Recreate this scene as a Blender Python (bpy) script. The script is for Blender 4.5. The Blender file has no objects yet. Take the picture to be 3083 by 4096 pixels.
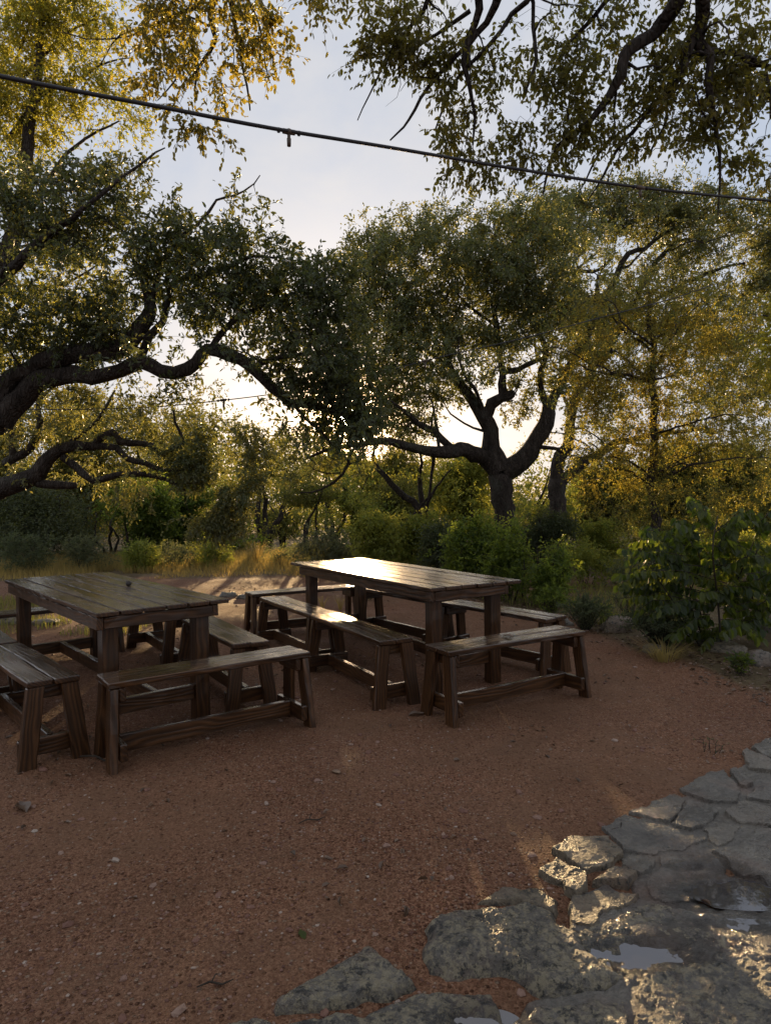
import bpy, math, numpy as np
from mathutils import Matrix, Vector
D=bpy.data; scn=bpy.context.scene; COL=scn.collection
rng=np.random.default_rng(11)
# ---------------------------------------------------------------- camera
H,PIT,ROL,F=1.366,0.01702,-0.00983,2701.
CX,CY=1541.5,2048.
def ray(px,py):
    du=(px-CX); dv=(py-CY); c,s=math.cos(-ROL),math.sin(-ROL)
    a=(du*c-dv*s)/F; b=-(du*s+dv*c)/F
    c,s=math.cos(PIT),math.sin(PIT)
    d=np.array([a,c+b*s,-s+b*c]); return d/d[1]
def P(px,py,d): return np.array([0,0,H])+ray(px,py)*d
def G(px,py,z=0.):
    r=ray(px,py); return np.array([0,0,H])+r*((z-H)/r[2])
cam_d=D.cameras.new('camera'); cam=D.objects.new('camera',cam_d); COL.objects.link(cam)
cam_d.sensor_fit='HORIZONTAL'; cam_d.sensor_width=36; cam_d.lens=F/3083*36
cam_d.clip_start=.05; cam_d.clip_end=2000
cam.matrix_world=Matrix.Translation((0,0,H))@Matrix.Rotation(math.pi/2-PIT,4,'X')@Matrix.Rotation(ROL,4,'Z')
scn.camera=cam
# ---------------------------------------------------------------- light
SUN_AZ,SUN_EL=math.radians(-3.0),math.radians(7.4)
SD=np.array([math.sin(SUN_AZ)*math.cos(SUN_EL),math.cos(SUN_AZ)*math.cos(SUN_EL),math.sin(SUN_EL)])
# ---------------------------------------------------------------- nodes helper
class NT:
    def __init__(s,name,world=None):
        if world is None:
            s.m=D.materials.new(name)
        else: s.m=world
        s.m.use_nodes=True; s.t=s.m.node_tree; s.t.nodes.clear()
    def n(s,ty,props=None,**inp):
        nd=s.t.nodes.new(ty)
        for k,v in (props or {}).items(): setattr(nd,k,v)
        for k,v in inp.items():
            key=int(k[1:]) if k[0]=='i' and k[1:].isdigit() else k.replace('_',' ')
            s.set(nd.inputs[key],v)
        return nd
    def set(s,sock,v):
        if isinstance(v,bpy.types.NodeSocket): s.t.links.new(v,sock)
        elif isinstance(v,bpy.types.Node): s.t.links.new(v.outputs[0],sock)
        else:
            if hasattr(v,'__len__') and len(v)==3 and sock.type=='RGBA': v=(*v,1)
            sock.default_value=v
    def mix(s,f,a,b,bt='MIX'):
        nd=s.t.nodes.new('ShaderNodeMix'); nd.data_type='RGBA'; nd.blend_type=bt
        s.set(nd.inputs[0],f); s.set(nd.inputs[6],a); s.set(nd.inputs[7],b); return nd.outputs[2]
    def math(s,op,a,b=0.,c=None,clamp=False):
        nd=s.t.nodes.new('ShaderNodeMath'); nd.operation=op; nd.use_clamp=clamp
        s.set(nd.inputs[0],a); s.set(nd.inputs[1],b)
        if c is not None: s.set(nd.inputs[2],c)
        return nd.outputs[0]
    def ramp(s,f,*st):
        nd=s.t.nodes.new('ShaderNodeValToRGB'); e=nd.color_ramp.elements
        while len(e)<len(st): e.new(.5)
        for i,(p,c) in enumerate(st):
            e[i].position=p; e[i].color=(*c,1) if hasattr(c,'__len__') else (c,c,c,1)
        s.set(nd.inputs[0],f); return nd.outputs[0]
    def mr(s,f,a,b,c=0.,d=1.):
        nd=s.t.nodes.new('ShaderNodeMapRange')
        for i,v in enumerate((f,a,b,c,d)): s.set(nd.inputs[i],v)
        return nd.outputs[0]
    def noise(s,vec,sc,det=3.,rough=.55,dist=0.):
        nd=s.t.nodes.new('ShaderNodeTexNoise')
        s.set(nd.inputs['Vector'],vec)
        for k,v in (('Scale',sc),('Detail',det),('Roughness',rough),('Distortion',dist)): s.set(nd.inputs[k],v)
        return nd.outputs[0]
    def vor(s,vec,sc,feat='F1',out=0,rand=1.):
        nd=s.t.nodes.new('ShaderNodeTexVoronoi'); nd.feature=feat
        s.set(nd.inputs['Vector'],vec); s.set(nd.inputs['Scale'],sc); s.set(nd.inputs['Randomness'],rand)
        return nd.outputs[out]
    def vscale(s,vec,sc):
        nd=s.t.nodes.new('ShaderNodeVectorMath'); nd.operation='MULTIPLY'
        s.set(nd.inputs[0],vec); s.set(nd.inputs[1],sc); return nd.outputs[0]
    def bump(s,h,st=.5,dist=.01,nrm=None):
        nd=s.t.nodes.new('ShaderNodeBump'); s.set(nd.inputs['Height'],h)
        nd.inputs['Strength'].default_value=st; nd.inputs['Distance'].default_value=dist
        if nrm is not None: s.set(nd.inputs['Normal'],nrm)
        return nd.outputs[0]
    def out(s,sh):
        o=s.t.nodes.new('ShaderNodeOutputMaterial' if isinstance(s.m,bpy.types.Material) else 'ShaderNodeOutputWorld')
        s.set(o.inputs[0],sh); return s.m
    def pos(s): return s.n('ShaderNodeNewGeometry').outputs['Position']
    def attr(s,name,k='Fac'):
        nd=s.t.nodes.new('ShaderNodeAttribute'); nd.attribute_name=name; return nd.outputs[k]
    def pbr(s,col,rough,nrm=None,spec=.5,**kw):
        nd=s.t.nodes.new('ShaderNodeBsdfPrincipled'); s.set(nd.inputs['Base Color'],col); s.set(nd.inputs['Roughness'],rough)
        s.set(nd.inputs['Specular IOR Level'],spec)
        if nrm is not None: s.set(nd.inputs['Normal'],nrm)
        for k,v in kw.items(): s.set(nd.inputs[k.replace('_',' ')],v)
        return nd
# ---------------------------------------------------------------- world
EXPO=0.66; SKY=.1; SUNS=5.0; CLOUD=4.5
w=D.worlds.new('World'); scn.world=w
t=NT('w',w)
sky=t.n('ShaderNodeTexSky',dict(sky_type='NISHITA',sun_disc=False,sun_elevation=SUN_EL,sun_rotation=SUN_AZ,air_density=1.,dust_density=1.5,ozone_density=1.))
tc=t.n('ShaderNodeTexCoord').outputs['Generated']
sep=t.n('ShaderNodeSeparateXYZ'); t.set(sep.inputs[0],tc)
zz=t.math('ADD',t.math('MAXIMUM',sep.outputs[2],0.),.25)
cv=t.n('ShaderNodeCombineXYZ'); t.set(cv.inputs[0],t.math('DIVIDE',sep.outputs[0],zz)); t.set(cv.inputs[1],t.math('DIVIDE',sep.outputs[1],zz))
cn=t.noise(cv.outputs[0],1.3,6.,.55,.4); cn2=t.noise(cv.outputs[0],5.,5.,.6,.3)
cm=t.math('ADD',t.math('MULTIPLY',cn,.7),t.math('MULTIPLY',cn2,.3))
cf=t.mr(cm,.42,.62,.87,.985)
dot=t.n('ShaderNodeVectorMath',dict(operation='DOT_PRODUCT')); t.set(dot.inputs[0],tc); dot.inputs[1].default_value=tuple(SD)
gl=t.math('POWER',t.math('MAXIMUM',dot.outputs['Value'],0.),45.)
gl2=t.math('POWER',t.math('MAXIMUM',dot.outputs['Value'],0.),900.)
ccol=t.mix(t.mr(cm,.4,.62),(.76,.86,1.06),(1.08,1.06,1.07))
cl=t.n('ShaderNodeVectorMath',dict(operation='SCALE')); t.set(cl.inputs[0],ccol)
t.set(cl.inputs['Scale'],CLOUD)
c2=t.mix(cf,sky.outputs[0],cl.outputs[0])
gw=t.n('ShaderNodeVectorMath',dict(operation='SCALE')); gw.inputs[0].default_value=(1.,.74,.5); t.set(gw.inputs['Scale'],t.math('MULTIPLY',gl,CLOUD*.9))
g=t.n('ShaderNodeVectorMath',dict(operation='SCALE')); g.inputs[0].default_value=(1.,.62,.32); t.set(g.inputs['Scale'],t.math('ADD',t.math('MULTIPLY',gl2,230.),t.math('MULTIPLY',t.math('POWER',t.math('MAXIMUM',dot.outputs['Value'],0.),16000.),9000.)))
ad=t.n('ShaderNodeVectorMath',dict(operation='ADD')); t.set(ad.inputs[0],c2); t.set(ad.inputs[1],g.outputs[0])
ad2=t.n('ShaderNodeVectorMath',dict(operation='ADD')); t.set(ad2.inputs[0],ad.outputs[0]); t.set(ad2.inputs[1],gw.outputs[0])
bg=t.n('ShaderNodeBackground'); t.set(bg.inputs[0],ad2.outputs[0]); bg.inputs[1].default_value=SKY
t.out(bg)
sl=D.lights.new('sun','SUN'); so=D.objects.new('sun',sl); COL.objects.link(so)
sl.energy=SUNS; sl.angle=math.radians(.5); sl.color=(1.,.68,.33)
so.rotation_euler=Vector(SD).to_track_quat('Z','Y').to_euler()
vs=scn.view_settings; vs.view_transform='Standard'; vs.look='None'; vs.gamma=1; vs.exposure=EXPO
scn.cycles.use_denoising=True; scn.cycles.max_bounces=7; scn.cycles.diffuse_bounces=3; scn.cycles.glossy_bounces=3
scn.cycles.transmission_bounces=4; scn.cycles.transparent_max_bounces=4; scn.cycles.caustics_reflective=False; scn.cycles.caustics_refractive=False
scn.cycles.sample_clamp_indirect=6
# ---------------------------------------------------------------- numpy noise
def _h(ix,iy,iz,seed):
    n=(ix*374761393+iy*668265263+iz*2147483647+seed*1274126177)&0xffffffff
    n=((n^(n>>13))*1274126177)&0xffffffff; n=(n^(n>>16))&0xffffffff
    return n/4294967295.*2-1
def vnoise(p,seed=0):
    p=np.asarray(p,float)
    if p.shape[-1]==2: p=np.concatenate([p,np.zeros(p.shape[:-1]+(1,))],-1)
    i=np.floor(p).astype(np.int64); f=p-i; f=f*f*(3-2*f); r=0
    for dx in (0,1):
        for dy in (0,1):
            for dz in (0,1):
                w_=(f[...,0] if dx else 1-f[...,0])*(f[...,1] if dy else 1-f[...,1])*(f[...,2] if dz else 1-f[...,2])
                r=r+w_*_h(i[...,0]+dx,i[...,1]+dy,i[...,2]+dz,seed)
    return r
def fbm(p,o=4,seed=0,g=.5):
    a=1;r=0;p=np.asarray(p,float)
    for k in range(o): r=r+a*vnoise(p*2.**k,seed+k*17); a*=g
    return r
# ---------------------------------------------------------------- mesh builder
class MB:
    def __init__(s): s.v=[];s.q=[];s.t=[];s.n=0;s.a=[];s.big=[]
    def add(s,v,q=None,t=None,attr=None):
        v=np.asarray(v,float).reshape(-1,3)
        s.v.append(v)
        if q is not None and len(q): s.q.append(np.asarray(q,np.int64).reshape(-1,4)+s.n)
        if t is not None and len(t): s.t.append(np.asarray(t,np.int64).reshape(-1,3)+s.n)
        s.a.append(np.zeros(len(v)) if attr is None else (np.asarray(attr,float) if np.ndim(attr) else np.full(len(v),float(attr))))
        s.n+=len(v)
    def build(s,name,mat,parent=None,attr='tint',smooth=False,origin=None):
        me=D.meshes.new(name); v=np.concatenate(s.v) if s.v else np.zeros((0,3))
        if origin is not None: v=v-np.asarray(origin)
        q=np.concatenate(s.q) if s.q else np.zeros((0,4),np.int64); t=np.concatenate(s.t) if s.t else np.zeros((0,3),np.int64)
        me.vertices.add(len(v)); me.vertices.foreach_set('co',v.astype(np.float32).ravel())
        nl=len(q)*4+len(t)*3; me.loops.add(nl); me.loops.foreach_set('vertex_index',np.concatenate([q.ravel(),t.ravel()]).astype(np.int32))
        me.polygons.add(len(q)+len(t)); ls=np.concatenate([np.arange(len(q))*4,len(q)*4+np.arange(len(t))*3]).astype(np.int32)
        me.polygons.foreach_set('loop_start',ls)
        me.polygons.foreach_set('use_smooth',np.full(len(q)+len(t),bool(smooth)))
        a=np.concatenate(s.a) if s.a else np.zeros(0)
        if a.ndim==2:
            at=me.attributes.new(attr,'FLOAT_VECTOR','POINT'); at.data.foreach_set('vector',a.astype(np.float32).ravel())
        else:
            at=me.attributes.new(attr,'FLOAT','POINT'); at.data.foreach_set('value',a.astype(np.float32))
        me.materials.append(mat); me.update(calc_edges=True); me.validate()
        o=D.objects.new(name,me); COL.objects.link(o)
        if origin is not None and parent is None: o.location=tuple(origin)
        if parent is not None: o.parent=parent
        return o
def tag(o,label=None,cat=None,group=None,kind=None):
    if label: o['label']=label
    if cat: o['category']=cat
    if group: o['group']=group
    if kind: o['kind']=kind
    return o
def empty(name,loc,rz,label,cat,group=None):
    o=D.objects.new(name,None); COL.objects.link(o); o.location=tuple(loc); o.rotation_euler=(0,0,rz); o.empty_display_size=.2
    return tag(o,label,cat,group)
def nrm(a): return a/np.maximum(np.linalg.norm(a,axis=-1,keepdims=True),1e-9)
# ---------------------------------------------------------------- materials
def leafmat(name,c0,c1,t0,t1,tf=.5,rough=.45,spec=.35):
    t=NT(name); a=t.attr('tint')
    col=t.mix(a,c0,c1); tr=t.mix(a,t0,t1)
    p=t.pbr(col,rough,spec=spec); tl=t.n('ShaderNodeBsdfTranslucent'); t.set(tl.inputs[0],tr)
    m=t.n('ShaderNodeMixShader'); m.inputs[0].default_value=tf; t.set(m.inputs[1],p.outputs[0]); t.set(m.inputs[2],tl.outputs[0])
    return t.out(m)
LM={
'oak':leafmat('oak_leaf',(.06,.078,.04),(.105,.12,.06),(.10,.13,.03),(.26,.24,.04),.42,.38,.4),
'midoak':leafmat('mid_oak_leaf',(.072,.095,.048),(.15,.155,.065),(.18,.22,.055),(.46,.40,.07),.42,.42,.6),
'yellow':leafmat('yellow_leaf',(.13,.13,.035),(.28,.22,.035),(.24,.29,.045),(.58,.52,.055),.55,.5,.25),
'olive':leafmat('olive_leaf',(.085,.085,.035),(.16,.13,.035),(.28,.26,.04),(.55,.42,.04),.5,.42,.3),
'elm':leafmat('elm_leaf',(.09,.105,.04),(.22,.17,.03),(.20,.25,.05),(.58,.44,.06),.5,.5,.25),
'green':leafmat('green_leaf',(.045,.07,.022),(.11,.14,.035),(.15,.24,.035),(.50,.55,.06),.55,.45,.3),
'lime':leafmat('lime_leaf',(.10,.14,.035),(.22,.24,.05),(.20,.28,.04),(.56,.50,.07),.5,.45,.3),
'grey':leafmat('grey_leaf',(.07,.09,.055),(.13,.13,.08),(.15,.2,.07),(.3,.3,.1),.4,.55,.2),
'broad':leafmat('broad_leaf',(.03,.045,.016),(.075,.09,.025),(.09,.16,.015),(.40,.44,.04),.5,.38,.4),
'wood':leafmat('woodland_leaf',(.07,.09,.035),(.17,.16,.05),(.13,.18,.035),(.42,.36,.06),.5,.55,.2),
'straw':leafmat('straw_blade',(.22,.17,.07),(.36,.27,.10),(.38,.30,.09),(.66,.44,.12),.5,.6,.2),
'grass':leafmat('grass_blade',(.10,.12,.04),(.26,.22,.08),(.25,.32,.06),(.55,.45,.10),.45,.6,.2),
'litter':leafmat('litter_leaf',(.06,.035,.02),(.22,.14,.09),(.10,.05,.02),(.2,.12,.05),.15,.4,.5),
}
def barkmat():
    t=NT('bark'); p=t.pos()
    n1=t.noise(t.vscale(p,(14.,14.,3.)),1.,5.,.65,.6); n2=t.noise(p,2.2,3.)
    v=t.vor(t.vscale(p,(30.,30.,9.)),1.,'DISTANCE_TO_EDGE')
    col=t.ramp(n1,(.3,(.018,.013,.010)),(.55,(.055,.042,.034)),(.8,(.12,.10,.082)))
    col=t.mix(t.mr(n2,.55,.75,0.,.5),col,(.10,.11,.085))
    return t.out(t.pbr(col,.8,t.bump(t.math('ADD',n1,t.mr(v,0.,.25)),.9,.02),spec=.25))
BARK=barkmat()
def twigmat():
    t=NT('twig'); n=t.noise(t.pos(),30.,3.)
    return t.out(t.pbr(t.ramp(n,(.3,(.02,.015,.011)),(.7,(.06,.046,.034))),.8,spec=.2))
TWIG=twigmat()
def woodmat():
    t=NT('wet_timber'); g=t.attr('gco','Vector')
    warp=t.noise(t.vscale(g,(1.6,7.,7.)),1.,2.)
    gs=t.n('ShaderNodeSeparateXYZ'); t.set(gs.inputs[0],g)
    r=t.math('ADD',t.math('MULTIPLY',gs.outputs[1],270.),t.math('MULTIPLY',gs.outputs[2],190.))
    r=t.math('ADD',r,t.math('MULTIPLY',warp,38.))
    ring=t.math('SINE',r)
    ring=t.math('ADD',t.math('MULTIPLY',ring,.5),.5)
    fine=t.noise(t.vscale(g,(2.,90.,90.)),1.,5.,.75)
    blot=t.noise(t.vscale(g,(2.2,6.,6.)),1.,4.,.6)
    f=t.math('ADD',t.math('MULTIPLY',ring,.24),t.math('ADD',t.math('MULTIPLY',fine,.62),t.math('MULTIPLY',t.math('SUBTRACT',blot,.5),.7)))
    col=t.ramp(f,(.12,(.010,.0048,.0026)),(.42,(.042,.018,.0065)),(.62,(.088,.038,.014)),(.9,(.19,.09,.036)))
    # dark knots
    kn=t.vor(t.vscale(g,(3.2,9.,9.)),1.); col=t.mix(t.mr(kn,.05,.13,.85,0.),col,(.008,.005,.004))
    # wet film
    wet=t.noise(t.vscale(g,(1.6,16.,16.)),1.,4.,.6,.2)
    geo=t.n('ShaderNodeNewGeometry'); ns=t.n('ShaderNodeSeparateXYZ'); t.set(ns.inputs[0],geo.outputs['Normal'])
    up=t.mr(ns.outputs[2],.6,.95)
    wm=t.math('MULTIPLY',t.mr(wet,.42,.58),up)
    rough=t.math('ADD',t.mr(wm,0.,1.,.26,.13),t.math('MULTIPLY',fine,.08))
    col=t.mix(t.math('MULTIPLY',up,.30),col,t.mix(.5,col,(.11,.10,.075)))
    hgt=t.math('MULTIPLY',t.math('ADD',t.math('MULTIPLY',ring,.5),fine),t.mr(wm,0.,1.,1.,.6))
    b=t.bump(hgt,.4,.003)
    return t.out(t.pbr(col,rough,b,spec=.5,Coat_Weight=t.math('MULTIPLY',up,t.mr(wm,0.,1.,.35,.9)),Coat_Roughness=.11,Coat_Normal=b))
WOOD=woodmat()
def groundmat():
    t=NT('red_gravel'); p=t.pos(); veg=t.attr('tint')
    big=t.noise(p,.55,4.,.6,.3); mid=t.noise(p,3.5,5.,.65,.2); tiny=t.noise(p,70.,3.,.7)
    v1=t.vor(p,62.,'F1',0); v1c=t.vor(p,62.,'F1',1); v2=t.vor(p,150.,'F1',0); v2c=t.vor(p,150.,'F1',1)
    base=t.ramp(mid,(.3,(.112,.056,.031)),(.5,(.175,.090,.050)),(.72,(.26,.145,.085)))
    s1=t.n('ShaderNodeSeparateColor'); t.set(s1.inputs[0],v1c); s2=t.n('ShaderNodeSeparateColor'); t.set(s2.inputs[0],v2c)
    pc=t.ramp(s1.outputs[0],(.0,(.09,.035,.022)),(.35,(.19,.085,.045)),(.7,(.30,.16,.092)),(.93,(.44,.31,.22)))
    pc2=t.ramp(s2.outputs[1],(.0,(.10,.04,.026)),(.5,(.21,.093,.054)),(1.,(.37,.205,.125)))
    loose=t.mr(t.math('ADD',big,t.math('MULTIPLY',mid,.5)),.62,.86)
    m1=t.math('MULTIPLY',t.mr(v1,.5,.3,0.,1.),t.math('MULTIPLY',t.math('GREATER_THAN',s1.outputs[1],t.mr(loose,0.,1.,.72,.18)),1.))
    m2=t.mr(loose,0.,1.,.35,.85)
    col=t.mix(m2,base,pc2); col=t.mix(m1,col,pc)
    fine=t.noise(p,1.2,2.)
    col=t.mix(t.mr(loose,0.,1.,.25,0.),col,(.20,.128,.08))
    col=t.mix(t.mr(tiny,.35,.65,.30,0.),col,(.05,.022,.014),)
    vc=t.ramp(mid,(.3,(.045,.034,.02)),(.6,(.11,.085,.045)),(.8,(.16,.12,.06)))
    lf=t.noise(p,.9,3.,.55,.5); col=t.mix(t.mr(lf,.35,.65,.42,0.),col,t.vscale(col,(.55,.55,.58)))
    col=t.mix(veg,col,vc)
    h1=t.math('MULTIPLY',t.mr(v1,.0,.5,1.,0.),m1); h2=t.math('MULTIPLY',t.mr(v2,0.,.5,1.,0.),m2)
    hh=t.math('ADD',t.math('MULTIPLY',h1,1.),t.math('ADD',t.math('MULTIPLY',h2,.45),t.math('MULTIPLY',tiny,.35)))
    b=t.bump(hh,1.,.015); b=t.bump(mid,.6,.04,b)
    ro=t.mr(t.noise(p,1.9,3.),.4,.65,.9,.68)
    return t.out(t.pbr(col,ro,b,spec=.3,Specular_Tint=(1.,.60,.36,1.)))
GROUND=groundmat()
def stonemat(name,lich=0.,dark=(.032,.027,.022),mid_=(.15,.132,.108),light=(.32,.28,.22),rl=.14,rh=.6,tan=.45):
    t=NT(name); p=t.pos(); at=t.attr('tint')
    a=t.noise(p,5.,8.,.7,.1); b=t.noise(p,48.,6.,.75,.1); c=t.noise(p,150.,3.,.7)
    f=t.math('ADD',t.math('MULTIPLY',a,.5),t.math('ADD',t.math('MULTIPLY',b,.35),t.math('MULTIPLY',c,.2)))
    col=t.ramp(f,(.38,dark),(.52,mid_),(.66,light)); a0=t.math('MULTIPLY',at,2.,clamp=True); wp=t.mr(at,.45,.9,0.,1.)
    col=t.mix(a0,t.mix(.45,col,(.20,.17,.13)),t.mix(.25,col,(.05,.055,.06)))
    col=t.mix(t.mr(t.noise(p,3.1,3.),.5,.7,0.,tan),col,(.20,.11,.075))
    if lich:
        l=t.mr(t.math('ADD',t.math('MULTIPLY',b,.6),t.math('MULTIPLY',t.noise(p,17.,8.,.8,.1),.5)),.53,.59,0.,lich)
        col=t.mix(l,col,t.mix(c,(.20,.165,.10),(.34,.29,.19)))
        k=t.mr(t.noise(p,27.,8.,.8,.1),.52,.58,0.,.92); col=t.mix(k,col,(.018,.018,.016))
    wet=t.noise(p,4.,4.,.6,.3); ro=t.mr(wet,.42,.62,rl,rh); ro=t.math('MULTIPLY',ro,t.mr(wp,0.,1.,1.,.3)); col=t.mix(t.math('MULTIPLY',wp,.8),col,t.vscale(col,(.32,.30,.28)))
    g=t.math('ADD',t.math('MULTIPLY',b,1.),t.math('ADD',t.math('MULTIPLY',c,.35),t.math('MULTIPLY',t.vor(p,45.),.25)))
    return t.out(t.pbr(col,ro,t.bump(g,1.,.016),spec=.6))
STONE=stonemat('wet_flagstone'); LIME=stonemat('lichen_limestone',.8,mid_=(.095,.085,.07),light=(.22,.195,.15),rl=.14,rh=.5)
TAN=stonemat('tan_limestone',.2,(.05,.035,.02),(.16,.115,.065),(.30,.23,.14),rl=.25,rh=.6)
GREYR=stonemat('border_stone',.15,(.025,.021,.018),(.075,.064,.053),(.15,.13,.105),rl=.35,rh=.75)
def simple(name,col,rough,spec=.5,**kw):
    t=NT(name); n=t.noise(t.pos(),40.,3.)
    return t.out(t.pbr(t.mix(n,tuple(c*.7 for c in col),tuple(c*1.3 for c in col)),rough,t.bump(n,.3,.003),spec=spec,**kw))
RUBBER=simple('black_rubber',(.02,.018,.02),.55); BRASS=simple('socket_plastic',(.09,.06,.04),.5)
def watermat():
    t=NT('puddle_water'); n=t.noise(t.pos(),18.,2.)
    return t.out(t.pbr((.05,.045,.05),.03,t.bump(n,.06,.004),spec=1.,IOR=1.6))
WATER=watermat()
def pebmat():
    t=NT('pebble'); a=t.attr('tint'); n=t.noise(t.pos(),90.,2.)
    c=t.ramp(a,(0.,(.10,.045,.03)),(.45,(.20,.10,.07)),(.75,(.30,.20,.15)),(.93,(.42,.36,.30)),(1.,(.55,.50,.43)))
    return t.out(t.pbr(t.mix(t.mr(n,.3,.7,.35,0.),c,(.08,.04,.03)),.6,spec=.25))
PEB=pebmat()
# ---------------------------------------------------------------- sun corridors (gaps cut in the foliage so low sun reaches chosen spots)
LIT=[]
def lit(px,py,r,z=0.,prob=.93,vs=2.6): LIT.append((G(px,py,z),r,prob,vs if py<2400 and z==0 else 4.2))
for a in [(2250,3440,.26),(2420,3480,.22),(1900,3640,.12),(2150,3760,.26),(2480,3600,.26),(2720,3700,.42),(2950,3850,.42),(2450,3950,.42),(2750,4000,.42),(2900,4050,.4),(2060,3760,.2),
          (2330,3080,.16),(2600,3560,.18),
          (260,2620,.35),(60,2900,.28),(170,3040,.2),(520,2570,.35),(880,2350,1.4),(1100,2340,1.3),(640,2350,1.1),(1000,2290,1.3),(760,2280,.9),(300,2480,.6),(1180,2480,.4),(1330,2700,.22),(1980,2880,.18),(1900,2700,.15)]: lit(*a)
for px,py in ((1400,2245),(1440,2275),(1360,2255)): lit(px,py,.14,.76,.9)
for px,py in ((1400,2345),): lit(px,py,.12,.45)
GLINT=[(P(a,b,1.)-P(CX,CY,0.)*np.array([0,0,0])-np.array([0,0,H]),rr) for a,b,rr in ((1402,1645,.018),(1385,1668,.012),(1290,1642,.014),(1430,1625,.010),(1372,1632,.010),(1408,1612,.008))]  # holes cut along sight lines so sun glints show through the leaves
def carve(p,r2):
    keep=np.ones(len(p),bool)
    for dd,rr in GLINT:
        dd=dd/np.linalg.norm(dd); v=p-np.array([0,0,H]); tt=v@dd; keep&=~((np.linalg.norm(v-tt[:,None]*dd,axis=1)<rr*tt/6.5)&(tt>3.)&(r2<.97))
    for o,r,pr,VS in LIT:
        v=p-o; tt=v@SD; q=v-tt[:,None]*SD; d=np.sqrt(q[:,0]**2+q[:,1]**2+(q[:,2]*VS)**2)
        hit=(d<r*(1+.25*vnoise(p*3.,5)))&(tt>5.)
        keep&=~(hit&(r2<pr))
    return keep
# ---------------------------------------------------------------- tubes
def catmull(pts,rad,step):
    pts=np.asarray(pts,float); rad=np.asarray(rad,float)
    if len(pts)<3:
        n=max(2,int(np.linalg.norm(pts[-1]-pts[0])/step)+1); u=np.linspace(0,1,n)[:,None]
        return pts[0]*(1-u)+pts[-1]*u, rad[0]*(1-u[:,0])+rad[-1]*u[:,0]
    e=np.vstack([2*pts[0]-pts[1],pts,2*pts[-1]-pts[-2]]); P_,R_=[],[]
    for i in range(len(pts)-1):
        a,b,c,d=e[i:i+4]; n=max(1,int(np.linalg.norm(c-b)/step))
        for k in range(n):
            u=k/n; P_.append(.5*((2*b)+(-a+c)*u+(2*a-5*b+4*c-d)*u*u+(-a+3*b-3*c+d)*u**3)); R_.append(rad[i]*(1-u)+rad[i+1]*u)
    P_.append(pts[-1]); R_.append(rad[-1]); return np.array(P_),np.array(R_)
def tube(mb,pts,rad,sides=8,rough=.12,seed=0):
    n=len(pts); tg=nrm(np.gradient(pts,axis=0)); ref=np.array([.3,.2,1.]) if abs(tg[0,2])<.9 else np.array([1.,.2,0])
    vv=[]
    for i in range(n):
        s=ref-tg[i]*(ref@tg[i]); s/=np.linalg.norm(s); ref=s; b=np.cross(tg[i],s)
        an=np.arange(sides)/sides*2*np.pi
        ring=np.cos(an)[:,None]*s+np.sin(an)[:,None]*b
        rr=rad[i]*(1+rough*fbm(ring*1.3+pts[i]*3.,3,seed)); vv.append(pts[i]+ring*rr[:,None])
    vv=np.array(vv).reshape(-1,3)
    i=np.arange(n-1)[:,None]*sides; j=np.arange(sides)[None]; j2=(j+1)%sides
    q=np.stack([i+j,i+j2,i+j2+sides,i+j+sides],-1).reshape(-1,4)
    vv=np.vstack([vv,pts[-1]+tg[-1]*rad[-1]*.5]); ti=np.array([[(n-1)*sides+k,(n-1)*sides+(k+1)%sides,n*sides] for k in range(sides)])
    mb.add(vv,q,ti)
def sticks(mb,A,B,ra,rb,sides=3):
    A=np.asarray(A);B=np.asarray(B); N=len(A)
    if N==0: return
    d=nrm(B-A); ref=np.where(np.abs(d[:,2:3])<.9,np.array([[0,0,1.]]),np.array([[1.,0,0]]))
    s=nrm(np.cross(d,ref)); b=np.cross(d,s); an=np.arange(sides)/sides*2*np.pi
    ra=np.broadcast_to(ra,(N,)); rb=np.broadcast_to(rb,(N,))
    off=np.cos(an)[None,:,None]*s[:,None]+np.sin(an)[None,:,None]*b[:,None]
    v=np.concatenate([A[:,None]+off*ra[:,None,None],B[:,None]+off*rb[:,None,None]],1).reshape(-1,3)
    base=np.arange(N)[:,None]*2*sides; j=np.arange(sides)[None]; j2=(j+1)%sides
    q=np.stack([base+j,base+j2,base+j2+sides,base+j+sides],-1).reshape(-1,4); mb.add(v,q)
def leafmesh(mb,p,d,nb,L,Wd,tint,fine=True,curl=.15):
    """p base, d direction, nb normal hint"""
    d=nrm(d); n=nrm(nb-d*(np.sum(nb*d,1,keepdims=True))); s=np.cross(n,d); N=len(p)
    L=np.broadcast_to(L,(N,))[:,None]; Wd=np.broadcast_to(Wd,(N,))[:,None]
    if fine:
        v=np.stack([p,p+d*L*.3+s*Wd*.46+n*L*curl*.4,p+d*L*.72+s*Wd*.38+n*L*curl*.1,p+d*L-n*L*curl,p+d*L*.72-s*Wd*.38+n*L*curl*.1,p+d*L*.3-s*Wd*.46+n*L*curl*.4],1)
        b=np.arange(N)[:,None]*6; q=np.concatenate([b+np.array([[0,1,2,3]]),b+np.array([[0,3,4,5]])],0); mb.add(v.reshape(-1,3),q,attr=np.repeat(tint,6))
    else:
        v=np.stack([p,p+d*L*.45+s*Wd*.5+n*L*curl,p+d*L,p+d*L*.45-s*Wd*.5+n*L*curl],1)
        b=np.arange(N)[:,None]*4; mb.add(v.reshape(-1,3),b+np.array([[0,1,2,3]]),attr=np.repeat(tint,4))
def ellipsoid_pts(n,bias=.5):
    v=nrm(rng.normal(size=(n,3))); r=rng.random(n)**.42*(1.05+.22*np.abs(rng.normal(size=n))*(rng.random(n)<.35)); return v*r[:,None]
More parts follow.
